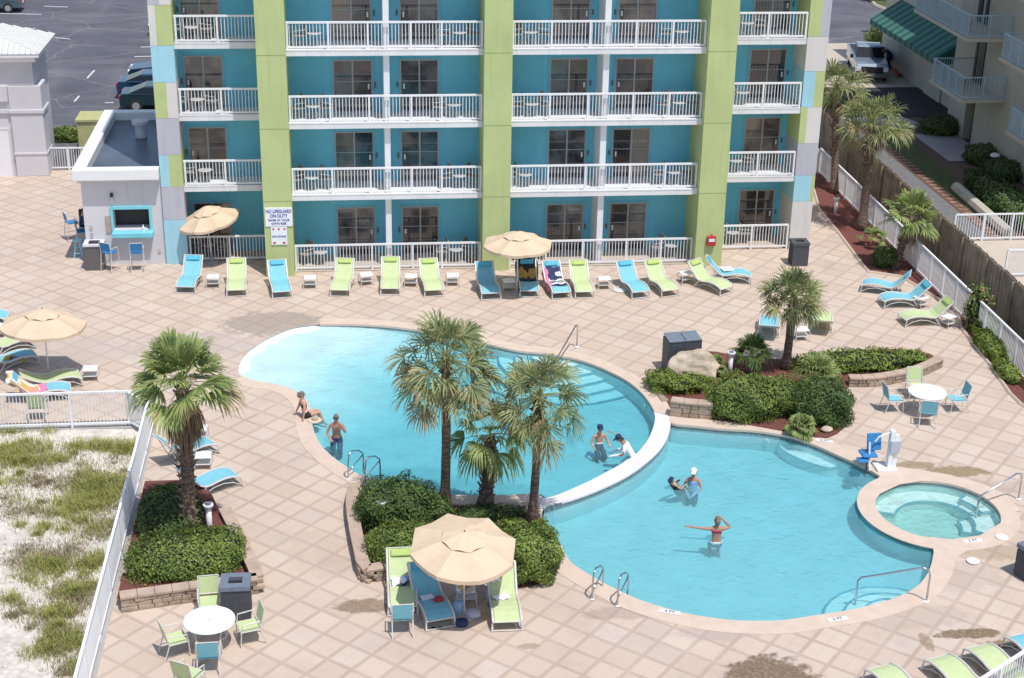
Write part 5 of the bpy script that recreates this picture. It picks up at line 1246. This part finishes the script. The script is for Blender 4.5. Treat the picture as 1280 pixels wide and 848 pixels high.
stone_wall('retaining_wall','curved low stone wall under the long groundcover strip at right',[at(1060,482),at(1085,482),at(1115,478),at(1145,471),at(1174,458)],.34,rows=2,seed=7)
stone_wall('edging','row of small tan edging bricks between pool coping and groundcover',[at(806,474),at(818,488),at(832,503)],.14,th=.22,rows=1,cap=False,seed=8,cat='brick edging')
b=at(866,476); bm=bmesh.new(); bmesh.ops.create_icosphere(bm,subdivisions=4,radius=1)
rb=random.Random(3); planes=[(Vector((rb.gauss(0,1),rb.gauss(0,1),rb.gauss(0,1)+.2)).normalized(),rb.uniform(.62,.86)) for _ in range(16)]
for v in bm.verts:
    p=v.co.copy()
    for n_,d_ in planes:
        k=p.dot(n_)
        if k>d_: p-=n_*(k-d_)*.92
    p+=p.normalized()*(.03*math.sin(9*p.x+2)*math.cos(8*p.y)+.02*math.sin(17*p.z+5*p.x)); v.co=Vector((p.x*.98,p.y*.75,p.z*.80))
me=bpy.data.meshes.new('boulder'); bm.to_mesh(me); bm.free(); me.materials.append(M['boulder']); o=bpy.data.objects.new('boulder',me); COL.objects.link(o); o.location=(b.x,b.y,.42); tag(o,'large pale weathered boulder in the right planter in front of the slate bin','boulder')
for (px,py,s,l) in [(1033,541,.2,'small pinkish rock at the coping below the round dark shrub'),(1006,541,.14,'smaller grey rock left of the pinkish rock'),(160,728,.16,'white rock in the left planter beside the fence')]:
    q=at(px,py); m=MB(); core(m,(0,0,s*.4),(s,s*.8,s*.55),1.6,1.0); o=m.build('rock',M['boulder']); o.location=(q.x,q.y,.04 if px>200 else .28); tag(o,l,'rock','small rocks')
# ============================================================ cars
def car(label,loc,rz,paint,L=4.6,Wd=1.8,h=1.33,cat='car',name='parked_car'):
    t=thing(name,label,cat,loc,rz,'parked cars'); w=Wd/2
    def loft(prof,ws):  # profile points (y,z) with half width per point
        m=MB(); n=len(prof); vs=[]
        for (y,z),a in zip(prof,ws): vs+=[(-a,y,z),(a,y,z)]
        fs=[tuple(range(0,2*n,2)),tuple(range(1,2*n,2))[::-1]]
        for i in range(n): j=(i+1)%n; fs.append((2*i,2*i+1,2*j+1,2*j))
        return m.add(vs,fs)
    lo=[(-L/2,.35),(-L/2-.02,.62),(-L/2+.12,.80),(-L*.2,.93),(L*.30,.97),(L/2-.1,.95),(L/2,.70),(L/2-.03,.32)]
    loft(lo,[w*.93,w*.95,w*.9,w*.97,w*.97,w*.9,w*.95,w*.93]).build('body',paint,t,bevel=.05)
    gl=[(-L*.20,.93),(-L*.07,h-.06),(L*.22,h-.06),(L*.40,.95)]; loft(gl,[w*.86,w*.72,w*.72,w*.84]).build('windows',M['carglass'],t,bevel=.02)
    rf=[(-L*.085,h-.10),(-L*.06,h-.02),(L*.08,h),(L*.21,h-.02),(L*.25,h-.12)]; loft(rf,[w*.76,w*.72,w*.70,w*.72,w*.76]).build('roof',paint,t,bevel=.02)
    for sy in(-L*.31,L*.31):
        for s in(-1,1):
            m=MB(); m.tube([(s*(w-.16),sy,.33),(s*(w+.01),sy,.33)],.33,20); wh=m.build('wheel',M['rubber'],t); m=MB(); m.tube([(s*(w-.05),sy,.33),(s*(w+.02),sy,.33)],.20,14); m.build('rim',M['metal'],wh)
    for s in(-1,1):
        m=MB(); m.box((s*w*.72,-L/2+.02,.68),(.34,.10,.13)); m.build('headlight',M['white'],t,bevel=.02); m=MB(); m.box((s*w*.74,L/2-.03,.78),(.30,.09,.16)); m.build('taillight',M['red_box'],t,bevel=.02)
        m=MB(); m.box((s*(w+.06),-L*.13,.98),(.16,.10,.11)); m.build('mirror',paint,t,bevel=.02)
    m=MB(); m.box((0,L/2+.0,.62),(.5,.03,.12)); m.build('number_plate',M['white'],t); return t
navy=carpaint('navy car paint',(.008,.028,.06)); tealp=carpaint('dark teal car paint',(.006,.035,.048)); greyp=carpaint('grey blue car paint',(.10,.14,.17)); blk=carpaint('black car paint',(.015,.015,.02))
car('dark navy car farthest of the three behind the coloured hotel corner',(-10.0,88.6,0),R_(-90),navy)
car('bright navy car in the middle of the three behind the hotel corner',(-10.2,85.0,0),R_(90),carpaint('blue car paint',(.008,.05,.11)))
car('dark teal car nearest to the bar roof behind the hotel corner',(-9.7,82.2,0),R_(90),tealp)
car('black car mostly hidden behind the top left hotel strip',(-10.3,101.5,0),R_(-90),blk)
car('grey blue car at the top left corner of the parking lot',(-24.3,109.3,0),R_(-90),greyp,h=1.6)
car('black car behind the grey blue one at the top left',(-22.9,114.5,0),R_(-90),blk)
# pickup truck
t=thing('pickup_truck','pale blue grey pickup truck parked facing the camera on the concrete drive','pickup truck',(31.1,88.9,0),R_(-12)); tp=carpaint('pale blue grey truck paint',(.22,.28,.34))
def loftx(prof,ws):
    m=MB(); n=len(prof); vs=[]
    for (y,z),a in zip(prof,ws): vs+=[(-a,y,z),(a,y,z)]
    fs=[tuple(range(0,2*n,2)),tuple(range(1,2*n,2))[::-1]]
    for i in range(n): j=(i+1)%n; fs.append((2*i,2*i+1,2*j+1,2*j))
    return m.add(vs,fs)
loftx([(-2.75,.45),(-2.78,.95),(-2.65,1.13),(-1.3,1.22),(.65,1.20),(.65,.45)],[.93,.95,.90,.96,.96,.95]).build('body',tp,t,bevel=.05)
m=MB(); m.bb(-.96,-.86,.66,2.75,.5,1.20); m.bb(.86,.96,.66,2.75,.5,1.20); m.bb(-.86,.86,2.66,2.75,.5,1.18); m.bb(-.86,.86,.66,2.66,.5,.62); m.build('bed',tp,t,bevel=.02)
m=MB(); m.bb(-.855,.855,.70,2.65,.622,.64); m.build('bed_liner',M['black'],t)
loftx([(-1.35,1.20),(-.72,1.74),(.50,1.74),(.66,1.20)],[.86,.70,.70,.84]).build('windows',M['carglass'],t,bevel=.02)
loftx([(-.76,1.70),(-.70,1.79),(-.1,1.83),(.46,1.79),(.56,1.66)],[.74,.70,.68,.70,.74]).build('roof',tp,t,bevel=.02)
m=MB(); m.bb(-.62,.62,-2.82,-2.76,.62,.98); m.build('grille',M['black'],t); m=MB(); m.bb(-.95,.95,-2.92,-2.79,.38,.60); m.build('bumper',M['darkframe'],t,bevel=.03)
for s in(-1,1):
    m=MB(); m.box((s*.78,-2.78,.84),(.28,.09,.24)); m.build('headlight',M['white'],t,bevel=.02); m=MB(); m.box((s*1.06,-1.15,1.25),(.18,.12,.22)); m.build('mirror',M['black'],t,bevel=.02)
    for y in(-1.85,1.75):
        m=MB(); m.tube([(s*.74,y,.38),(s*.96,y,.38)],.38,20); wh=m.build('wheel',M['rubber'],t); m=MB(); m.tube([(s*.9,y,.38),(s*.97,y,.38)],.22,14); m.build('rim',M['metal'],wh)
p=at(1127,50); t=thing('lamp_post','thin dark lamp post beside the round hedge and the green awning','lamp post',(p.x,p.y,0)); MB().tube([(0,0,0),(0,0,7.5)],[.11,.07],10).build('post',M['darkframe'],t); MB().bb(-.25,.25,-.3,.3,7.5,7.7).build('lamp_head',M['darkframe'],t); MB().tube([(0,0,0),(0,0,.5)],.22,12).build('footing',M['concrete'],t)
p=at(1241,214); t=thing('garden_lamp','small white mushroom lamp among dark shrubs of the shaded yard','garden lamp',(p.x,p.y,0)); MB().tube([(0,0,0),(0,0,.75)],.05,8).build('post',M['darkframe'],t); MB().lathe([(.24,.75),(.20,.84),(.05,.9)],16).build('shade',M['white'],t)
p=Vector((19.6,67.6,0)); t=thing('white_planter_box','white rounded bin at the hotel corner behind the palms','bin',p); MB().bb(-.5,.5,-.4,.4,0,.7).build('body',M['white'],t,bevel=.05); MB().bb(-.53,.53,-.43,.43,.70,.78).build('lid',M['white'],t,bevel=.03)
# ============================================================ people
def skin_person(name,label,loc,rz,hz=.93,lean=0.,arms=None,legs=None,skin='skin',scale=1.,garments=(),hair=('hair_dark',.0),cap=None,headturn=0.,side=0.,glasses=False,headlean=0.):
    t=thing(name,label,'person',loc,rz); t.scale=(scale,)*3
    cl,sl=math.cos(lean),math.sin(lean)
    def T(x,y,z): # torso coordinates, z above the pelvis, leaning forward
        return Vector((x+side*z,y*cl+z*sl,hz+z*cl-y*sl))
    bm=bmesh.new(); ly=bm.verts.layers.skin.verify()
    def v(p,r,root=False):
        q=bm.verts.new(p); q[ly].radius=(r,r) if not isinstance(r,tuple) else r; q[ly].use_root=root; return q
    pel=v(T(0,0,0),(.145,.105),True); wa=v(T(0,0,.17),(.120,.088)); ch=v(T(0,0,.36),(.150,.10)); sh_=v(T(0,0,.47),(.105,.075)); nk=v(T(0,.01,.55),.05)
    hl=headlean
    h0=v(T(0,.02+hl*.3,.63),(.068,.075)); h1=v(T(0,.025+hl*.6,.70),(.078,.09)); h2=v(T(0,.015+hl,.775),(.055,.062))
    for a,b in((pel,wa),(wa,ch),(ch,sh_),(sh_,nk),(nk,h0),(h0,h1),(h1,h2)): bm.edges.new((a,b))
    arms=arms or [((-.24,.02,.20),(-.26,.10,-.04)),((.24,.02,.20),(.26,.10,-.04))]
    for s,(el,wr) in zip((-1,1),arms):
        S_=v(T(s*.175,0,.44),.052); E_=v(T(*el),.040); W_=v(T(*wr),.026); bm.edges.new((sh_,S_)); bm.edges.new((S_,E_)); bm.edges.new((E_,W_))
        d=(W_.co-E_.co).normalized(); sd=d.cross(Vector((0,0,1))); sd=sd.normalized() if sd.length>.1 else Vector((1,0,0)); nn=d.cross(sd)
        Pm=v(W_.co+d*.07,(.038,.018)); bm.edges.new((W_,Pm))
        for k in range(4):
            o_=sd*(-.027+.018*k); l_=(.060,.072,.068,.052)[k]; a=v(W_.co+d*.10+o_,.0095); b_=v(a.co+d*l_*.55+nn*.006,.009); c=v(b_.co+d*l_*.45+nn*.014,.0075); bm.edges.new((Pm,a)); bm.edges.new((a,b_)); bm.edges.new((b_,c))
        th=v(W_.co+d*.03+sd*.035,.011); t2=v(th.co+d*.035+sd*.018,.010); bm.edges.new((W_,th)); bm.edges.new((th,t2))
    ks=[]
    for i,s in enumerate((-1,1)):
        Hp=v(Vector((s*.09,0,hz-.05)),.085)
        if legs: kn,an,toe=[Vector(q) for q in legs[i]]
        else:
            half=(hz-.11)/2; off=math.sqrt(max(0,.42**2-half**2)); kn=Vector((s*.11,off,.06+half)); an=Vector((s*.12,0,.07)); toe=Vector((s*.13,.17,.03))
        th_=Hp.co.lerp(kn,.45); M1=v(th_,.078); K=v(kn,.052); C_=v(kn.lerp(an,.35)+Vector((0,-.01,0)),.052); A_=v(an,.034); F=v(an.lerp(toe,.5)+Vector((0,0,-.015)),(.036,.028)); Tt=v(toe,(.036,.02))
        for a,b_ in((pel,Hp),(Hp,M1),(M1,K),(K,C_),(C_,A_),(A_,F),(F,Tt)): bm.edges.new((a,b_))
    me=bpy.data.meshes.new('body'); bm.to_mesh(me); bm.free(); o=bpy.data.objects.new('body',me); COL.objects.link(o)
    sk=o.modifiers.new('skin','SKIN'); sk.use_smooth_shade=True; sb=o.modifiers.new('sub','SUBSURF'); sb.levels=2; sb.render_levels=2
    dg=bpy.context.evaluated_depsgraph_get(); m2=bpy.data.meshes.new_from_object(o.evaluated_get(dg)); o.modifiers.clear(); o.data=m2; m2.materials.clear(); m2.materials.append(M[skin]); o.parent=t
    # garments follow the body surface
    inv=lambda p:(p.x-side*0, (p.y*cl-(p.z-hz)*sl),(p.y*sl+(p.z-hz)*cl))
    for gname,gmat,pred,off in garments:
        b2=bmesh.new(); b2.from_mesh(m2); b2.normal_update(); dele=[f for f in b2.faces if not pred(*inv(f.calc_center_median()))]
        nm={q.index:q.normal.copy() for q in b2.verts}
        for q in b2.verts: q.co+=q.normal*off
        bmesh.ops.delete(b2,geom=dele,context='FACES'); gm=bpy.data.meshes.new(gname); b2.to_mesh(gm); b2.free()
        if len(gm.polygons): gm.materials.append(M[gmat]); g=bpy.data.objects.new(gname,gm); COL.objects.link(g); g.parent=t; sm=g.modifiers.new('thick','SOLIDIFY'); sm.thickness=.006
    hc=T(0,.025+hl*.6,.70); hT=Matrix.Translation(hc)@Matrix.Rotation(headturn,4,'Z')@Matrix.Rotation(-lean,4,'X')
    m=MB(); 
    vs=[];fs=[];n=16
    for i in range(7):
        ph=math.pi*.5*i/6*1.0
        for j in range(n):
            a=2*math.pi*j/n; r=math.cos(ph-.0); y=math.sin(a)*r*.100; back=(1-math.sin(a))/2
            z=math.sin(ph)*.112-(.09*back*(1-i/6))+.005
            vs.append(hT@Vector((math.cos(a)*r*.084,y-.012,z)))
    for i in range(6):
        for j in range(n): fs.append((i*n+j,i*n+(j+1)%n,(i+1)*n+(j+1)%n,(i+1)*n+j))
    m.add(vs,fs); ho=m.build('hair',M[hair[0]],t,smooth=True)
    if hair[1]:
        m=MB(); m.tube([hT@Vector((0,-.08,.05)),hT@Vector((0,-.11,-.05)),hT@Vector((0,-.09,-.05-hair[1]))],[.07,.06,.03],10); m.build('long_hair',M[hair[0]],t,smooth=True)
    if cap:
        m=MB(); m.lathe([(.096,.0),(.100,.04),(.082,.085),(.035,.108)],18); m.v=[tuple(hT@(Vector(q)+Vector((0,-.005,.035)))) for q in m.v]; c=m.build('cap',M[cap],t,smooth=True)
        m=MB(); m.add([hT@Vector(q) for q in [(-.08,.08,.045),(-.05,.19,.03),(.05,.19,.03),(.08,.08,.045),(-.08,.08,.057),(-.05,.19,.042),(.05,.19,.042),(.08,.08,.057)]],[(0,1,2,3),(7,6,5,4),(0,4,5,1),(1,5,6,2),(2,6,7,3)]); m.build('brim',M[cap],c)
    m=MB()
    for s in(-1,1): m.box(0,(.022,.012,.012),M=hT@Matrix.Translation((s*.033,.088,.0)))
    m.build('eyes',M['black'],t); m=MB(); m.tube([hT@Vector((0,.088,.0)),hT@Vector((0,.118,-.03))],[.008,.014],6); m.build('nose',M[skin],t)
    m=MB(); m.box(0,(.045,.01,.010),M=hT@Matrix.Translation((0,.092,-.058))); m.build('mouth',M['redcloth'],t)
    for s in(-1,1): m=MB(); m.box(0,(.014,.035,.05),M=hT@Matrix.Translation((s*.086,.0,-.01))); m.build('ear',M[skin],t,bevel=.006)
    if glasses: m=MB(); m.box(0,(.135,.014,.034),M=hT@Matrix.Translation((0,.104,.003))); m.build('sunglasses',M['black'],t,bevel=.004)
    return t
brief=lambda x,y,z:-.14<z<.07 and abs(x)<.19
trunks=lambda x,y,z:-.42<z<.06
# woman sitting on the coping
p=at(384,522); skin_person('person','woman in a dark swimsuit sitting on the pool edge with her feet in the water',(p.x-.05,p.y,.02),R_(-72),hz=.11,lean=-.16,scale=.98,
  arms=[((-.24,-.10,.22),(-.27,-.22,.03)),((.24,-.06,.22),(.27,-.15,.03))],
  legs=[((-.10,.44,.13),(-.12,.50,-.28),(-.12,.62,-.36)),((.10,.43,.15),(.13,.56,-.25),(.14,.68,-.33))],
  garments=[('swimsuit','blackcloth',lambda x,y,z:(-.12<z<.10 or .25<z<.38) and abs(x)<.17 and abs(y)<.13,.006),('waist_stripe','whitecloth',lambda x,y,z:.10<=z<.15 and abs(x)<.17,.007)],hair=('hair_grey',.06),headturn=-.5)
# man in water
p=at(421,551,-.08); skin_person('person','bare chested man in sunglasses standing in the upper pool with a hand at his face',(p.x,p.y,zup((p.x,p.y))-.02),R_(176),hz=.57,scale=1.05,skin='skin_tan',
  arms=[((-.27,.08,.24),(-.12,.17,.52)),((.27,.05,.20),(.15,.22,.10))],garments=[('swim_trunks','navy',trunks,.012)],hair=('hair_grey',.0),glasses=True)
p=at(749,554,-.08); skin_person('person','person in a dark cap and striped top standing in the upper pool',(p.x,p.y,-.62),R_(190),hz=.40,scale=.95,
  arms=[((-.26,.06,.24),(-.25,.26,.22)),((.28,.02,.22),(.22,.20,.10))],garments=[('striped_top','navy',lambda x,y,z:.02<z<.16 and abs(x)<.19,.008),('top_stripe','whitecloth',lambda x,y,z:.16<=z<.22 and abs(x)<.19,.009),('swim_trunks','navy',trunks,.01)],hair=('hair_dark',.0),cap='navy')
p=at(794,572,-.08); skin_person('person','person in a white shirt and dark cap leaning beside the weir wall',(p.x-.05,p.y,-.62),R_(75),hz=.56,lean=.62,scale=1.02,skin='skin_tan',headlean=.03,
  arms=[((-.24,.16,.30),(-.20,.40,.38)),((.24,.16,.28),(.20,.36,.34))],garments=[('shirt','whitecloth',lambda x,y,z:-.04<z<.50 and abs(x)<.25,.014),('swim_trunks','navy',trunks,.012)],cap='navy')
a_=at(758,538,.12); b_=at(781,548,.15); m=MB(); m.tube([a_,b_],.018,6); tag(m.build('pool_pole',M['capstone']),'thin pole held between the two capped people in the upper pool','pole')
p=at(866,606,-.14); skin_person('person','woman in a white cap and light blue top holding another swimmer in the lower pool',(p.x,p.y,-.67),R_(165),hz=.26,scale=.98,skin='skin_tan',
  arms=[((-.26,.10,.22),(-.10,.30,.16)),((.26,.10,.22),(.12,.32,.12))],garments=[('swim_top','bluecloth',lambda x,y,z:.02<z<.42 and abs(x)<.17,.01),('bottoms','navy',brief,.01)],cap='whitecloth',hair=('hair_dark',.05))
p=at(852,606,-.14); skin_person('person','swimmer in black held in the arms of the woman in the white cap',(p.x-.12,p.y-.10,-.66),R_(-60),hz=.42,lean=-.55,scale=.82,
  arms=[((-.24,.06,.24),(-.22,.22,.20)),((.24,.06,.24),(.20,.26,.22))],legs=[((-.11,.40,.44),(-.13,.72,.24),(-.13,.82,.26)),((.11,.42,.44),(.15,.70,.18),(.15,.80,.20))],garments=[('swimsuit','blackcloth',lambda x,y,z:-.14<z<.46 and abs(x)<.2,.012)],hair=('navy',.05))
p=at(895,677,-.14); skin_person('person','woman with her back to the camera stretching one arm out in the lower pool',(p.x,p.y,-.67),R_(-4),hz=.46,scale=1.02,skin='skin_tan',
  arms=[((-.42,.02,.45),(-.68,.06,.47)),((.36,.06,.46),(.15,.08,.68))],garments=[('swim_top','redcloth',lambda x,y,z:.34<z<.42 and abs(x)<.17,.008),('bottoms','navy',lambda x,y,z:-.10<z<.03 and abs(x)<.19,.009),('bottom_stripe','whitecloth',lambda x,y,z:.03<=z<.07 and abs(x)<.19,.010)],hair=('hair_grey',.06))
p=at(108,313); skin_person('person','dark haired person in blue clothes sitting on a bar chair by the left bar wall',(p.x-.15,p.y+.25,0),R_(-80),hz=.88,lean=.12,scale=1.0,
  arms=[((-.25,.08,.22),(-.2,.28,.14)),((.25,.08,.22),(.2,.28,.14))],legs=[((-.12,.42,.88),(-.13,.44,.48),(-.13,.58,.42)),((.12,.42,.88),(.13,.44,.46),(.13,.58,.40))],
  garments=[('shirt','navy',lambda x,y,z:-.02<z<.50 and abs(x)<.27,.014),('jeans','bluesling',lambda x,y,z:z<.02,.012)],hair=('hair_dark',.28))
p=at(1112,86); skin_person('person','person in dark clothes bending down beside the pickup truck',(p.x,p.y,0),R_(100),hz=.86,lean=.95,scale=1.02,
  arms=[((-.22,.22,.30),(-.18,.46,.26)),((.22,.22,.30),(.18,.46,.26))],garments=[('jacket','navy',lambda x,y,z:-.02<z<.50 and abs(x)<.3,.02),('trousers','blackcloth',lambda x,y,z:z<.02,.014)],hair=('hair_dark',0))
# ============================================================ towels, bags and other small things
def drape(name,label,cat,loc,rz,size,mats,pattern,folds=3,amp=.03,tilt=0.,curve=None,side_drop=0.,seed=1,nx=18,ny=26):
    """cloth sheet with folds; pattern(u,v)->material index"""
    rnd=random.Random(seed); ph=[rnd.uniform(0,6) for _ in range(5)]
    m=MB(); W_,L_=size; vs=[]
    for j in range(ny+1):
        for i in range(nx+1):
            u=i/nx-.5; v=j/ny; x=u*W_*(1+.06*math.sin(5*v+ph[0])); y=v*L_+.03*math.sin(9*u+ph[1])
            z=amp*(math.sin(folds*6.28*u+ph[2]+2*v)+.7*math.sin(5*v*3+ph[3]+3*u))*.5+amp+ (curve(y) if curve else 0)
            e=max(0,abs(x)-W_*.36); z-=side_drop*e*3
            vs.append((x,y,z))
    m.v=vs
    for j in range(ny):
        for i in range(nx):
            k=j*(nx+1)+i; m.f.append((k,k+1,k+nx+2,k+nx+1)); m.mi.append(pattern((i+.5)/nx,(j+.5)/ny))
    o=m.build(name,mats,fixn=False,smooth=True); o.location=loc; o.rotation_euler=(0,0,rz); s=o.modifiers.new('thick','SOLIDIFY'); s.thickness=.012; tag(o,label,cat); return o
def prof_at(y):
    for i in range(len(PROF)-1):
        if PROF[i][0]<=y<=PROF[i+1][0]:
            f=(y-PROF[i][0])/(PROF[i+1][0]-PROF[i][0]); return PROF[i][1]*(1-f)+PROF[i+1][1]*f
    return PROF[0][1] if y<0 else PROF[-1][1]
def on_lounger(foot,head,y0,L,**k):
    a=at(*foot); h=at(head[0],head[1],.88); d=(h-a); d.z=0; d.normalize(); rz=math.atan2(d.y,d.x)-math.pi/2
    return (a.x+d.x*y0,a.y+d.y*y0,0),rz,(lambda y:prof_at(y+y0)+.002)
pinkc=simple('pink towel cloth',(.65,.22,.38),.9,.08,9,.3); yel=simple('yellow towel cloth',(.62,.42,.12),.9,.1,9,.3); orange=simple('coral towel cloth',(.68,.30,.24),.9,.1,9,.3); M['mustard']=simple('mustard cloth',(.40,.26,.05),.9,.1,9,.3)
L_,rz,cv=on_lounger((702,374),(693,333),.35,1.15); drape('beach_towel','pink, navy and white beach towel draped over a turquoise lounger','towel',L_,rz,(.82,1.2),[M['whitecloth'],M['navy'],pinkc,M['cyan_p']],
   lambda u,v:(1 if ((u-.45)**2*1.4+(v-.75)**2*2<.06) else 2 if u<.22 or ((u-.2)**2+(v-.78)**2<.02) else (1 if int(v*9)%2==0 else 0 if v>.12 else 3)),curve=cv,side_drop=.6,amp=.035,seed=3)
L_,rz,cv=on_lounger((662,372),(660,333),.72,1.1); drape('beach_towel','black and yellow patterned towel over the head of a shaded lounger','towel',L_,rz,(.84,1.05),[M['blackcloth'],M['mustard'],M['navy']],
   lambda u,v:1 if ((u-.28)**2*3+(v-.5)**2*5<.16 or (u-.74)**2*3+(v-.52)**2*5<.16) else (2 if v<.15 else 0),curve=cv,side_drop=.5,amp=.05,seed=5)
L_,rz,cv=on_lounger((89,495),(12,470),.72,1.1); drape('beach_towel','yellow, coral and white towel spread over the lounger at the front fence','towel',L_,rz,(.80,1.15),[yel,orange,M['whitecloth'],pinkc],
   lambda u,v:(3 if v<.18 else [0,2,1,0,2][int((u*3.1+v*4.3)+.6*math.sin(u*9))%5]),curve=cv,side_drop=.4,amp=.03,seed=8)
L_,rz,cv=on_lounger((46,452),(-36,437),.15,.8); drape('beach_towel','small mustard and red towel hanging off the turquoise lounger at left','towel',(L_[0]-.15,L_[1]-.3,-.06),rz-.4,(.42,.95),[M['mustard'],M['redcloth'],M['blackcloth']],lambda u,v:[0,0,1,2][int(v*7+u*2)%4],curve=cv,side_drop=.3,amp=.03,seed=9)
L_,rz,cv=on_lounger((634,789),(627,707),.85,.6); drape('white_cloth','crumpled white cloth on the right hand lime lounger','cloth',L_,rz+.5,(.40,.26),[M['whitecloth']],lambda u,v:0,curve=lambda y:prof_at(.95)+.0,amp=.045,seed=11,folds=2)
L_,rz,cv=on_lounger((634,789),(627,707),1.35,.5); drape('white_towel','blue striped white towel at the head of the right hand lime lounger','towel',(L_[0]-.25,L_[1],0),rz,(.42,.34),[M['whitecloth'],M['bluecloth']],lambda u,v:1 if int(u*7)%3==0 and u<.4 else 0,curve=lambda y:prof_at(1.4+y)+.01,amp=.03,side_drop=.8,seed=12)
L_,rz,cv=on_lounger((634,789),(627,707),.5,.8); drape('striped_towel','grey green towel hanging from the left side of the right hand lime lounger','towel',(L_[0]-.34,L_[1]+.1,-.10),rz,(.16,.75),[M['p_grey'],M['bintop']],lambda u,v:1 if v<.35 else 0,curve=lambda y:prof_at(.5+y),amp=.02,seed=13)
L_,rz,cv=on_lounger((504,770),(502,708),.80,.5); drape('white_towel','bundled white and navy towel on the lime lounger left of the front umbrella','towel',(L_[0]+.02,L_[1],0),rz+.2,(.48,.36),[M['whitecloth'],M['navy'],M['bluecloth']],lambda u,v:(1 if v<.28 and u>.4 else 2 if u>.75 else 0),curve=lambda y:prof_at(.9)+.02,amp=.055,seed=14,folds=2)
L_,rz,cv=on_lounger((551,786),(536,720),.82,.5); z0=prof_at(.9)
t=thing('book','open book lying on the turquoise lounger under the front umbrella','book',(L_[0]-.10,L_[1]+.05,z0+.03),rz+.1); m=MB(); m.box((-.08,0,.0),(.155,.20,.02)); m.box((.08,0,.0),(.155,.20,.02)); m.build('pages',M['whitecloth'],t); m=MB(); m.box((0,0,-.014),(.33,.21,.006)); m.build('cover',M['bluesling'],t)
t=thing('red_hat','red cap with a pale brim beside the open book','hat',(L_[0]+.18,L_[1]-.12,z0+.02),rz); m=MB(); m.lathe([(.12,0),(.125,.05),(.09,.10),(.03,.12)],16); m.build('crown_part',M['redcloth'],t,smooth=True); m=MB(); m.box((-.15,-.02,.01),(.14,.16,.012)); m.build('brim',pinkc,t,bevel=.004)
p=at(583,740,.42); t=thing('clothes_pile','heap of folded clothes and snacks on the table under the front umbrella','clothes',(p.x,p.y,.407))
rr=random.Random(6)
for i in range(9):
    x=rr.uniform(-.17,.17);y=rr.uniform(-.14,.14); mm=[yel,M['capstone'],M['whitecloth'],orange,M['blackcloth'],M['p_blue'],M['capstone'],M['redcloth'],yel][i]
    m=MB(); core(m,(x,y,.04+.012*i%3),(.09,.07,.05),2.5,1.0); m.build('garment',mm,t,smooth=True)
for px,py,c,s,l,n_ in [(573,768,'bluecloth',(.17,.13,.20),'light blue beach bag standing under the front umbrella','beach_bag'),(591,771,'p_grey',(.20,.16,.10),'pale round bag at the foot of the front umbrella','beach_bag'),(577,782,'navy',(.16,.12,.10),'navy bag at the front of the bags under the umbrella','beach_bag'),(546,786,'blackcloth',(.09,.12,.04),'pair of dark sandals below the turquoise umbrella lounger','sandals'),(650,366,'blackcloth',(.16,.10,.08),'dark bag on the deck under the middle umbrella','beach_bag')]:
    p=at(px,py); t=thing(n_,l,'bag' if n_=='beach_bag' else 'sandals',(p.x,p.y,0))
    if n_=='sandals':
        for k in(-1,1): MB().lathe([(.05,0),(.06,.02),(.05,.03)],12,(k*.08,0,0)).build('sandal',M[c],t)
    else:
        m=MB(); core(m,(0,0,s[2]*.85),s,3.0,1.0); m.build('pouch',M[c],t,smooth=True); m=MB(); m.tube([(-.07,0,s[2]*1.6),(-.06,0,s[2]*2.1),(.06,0,s[2]*2.1),(.07,0,s[2]*1.6)],.01,5); m.build('handle',M[c],t)
p=at(267,350,.41); o=MB().lathe([(.03,0),(.03,.12),(.012,.16),(.012,.19)],10).build('bottle',M['whitecloth']); o.location=(p.x+.05,p.y,.406); tag(o,'white lotion bottle on the side table below the tilted umbrella','bottle')
p=at(388,522); t=thing('straw_hat','pale straw hat lying on the coping beside the seated woman','hat',(p.x+.14,p.y-.25,.02)); MB().lathe([(.21,0),(.22,.012),(.21,.02)],22).build('brim',M['canvas'],t); MB().lathe([(.10,.02),(.095,.08),(.05,.10)],16).build('crown_part',M['capstone'],t)

cc=P([(808,497),(824,491),(850,500),(872,508),(890,521),(892,535.5),(862,532.5),(839,529),(837,520),(818,515)])
struct(tri_fill([[Vector((p.x,p.y)) for p in cc]],.018).build('coping_corner',M['coping'],fixn=False))

m=MB(); m.bb(-40,-6.1,43.2,43.449,-.35,-.003); m.bb(-6.17,-6.0,20,43.449,-.35,-.004); struct(m.build('deck_edge',M['grey_concrete']))
for (px,py,l) in [(800,507,'round white underwater light on the right wall of the upper pool'),(957,548,'round white underwater light on the far wall of the lower pool')]:
    lp=l_outer if px>900 else u_outer; q=at(px,py,-.2); w=min(lp,key=lambda v:(v-Vector((q.x,q.y))).length); c_=Vector((9,38)) if px>900 else Vector((4,43)); d=(c_-w).normalized()
    o=MB().lathe([(.10,0),(.10,.03),(.07,.045)],16).build('pool_light',M['white']); o.location=(w.x+d.x*.03,w.y+d.y*.03,-.30); o.rotation_euler=Vector((d.x,d.y,0)).to_track_quat('Z','Y').to_euler(); tag(o,l,'pool light')
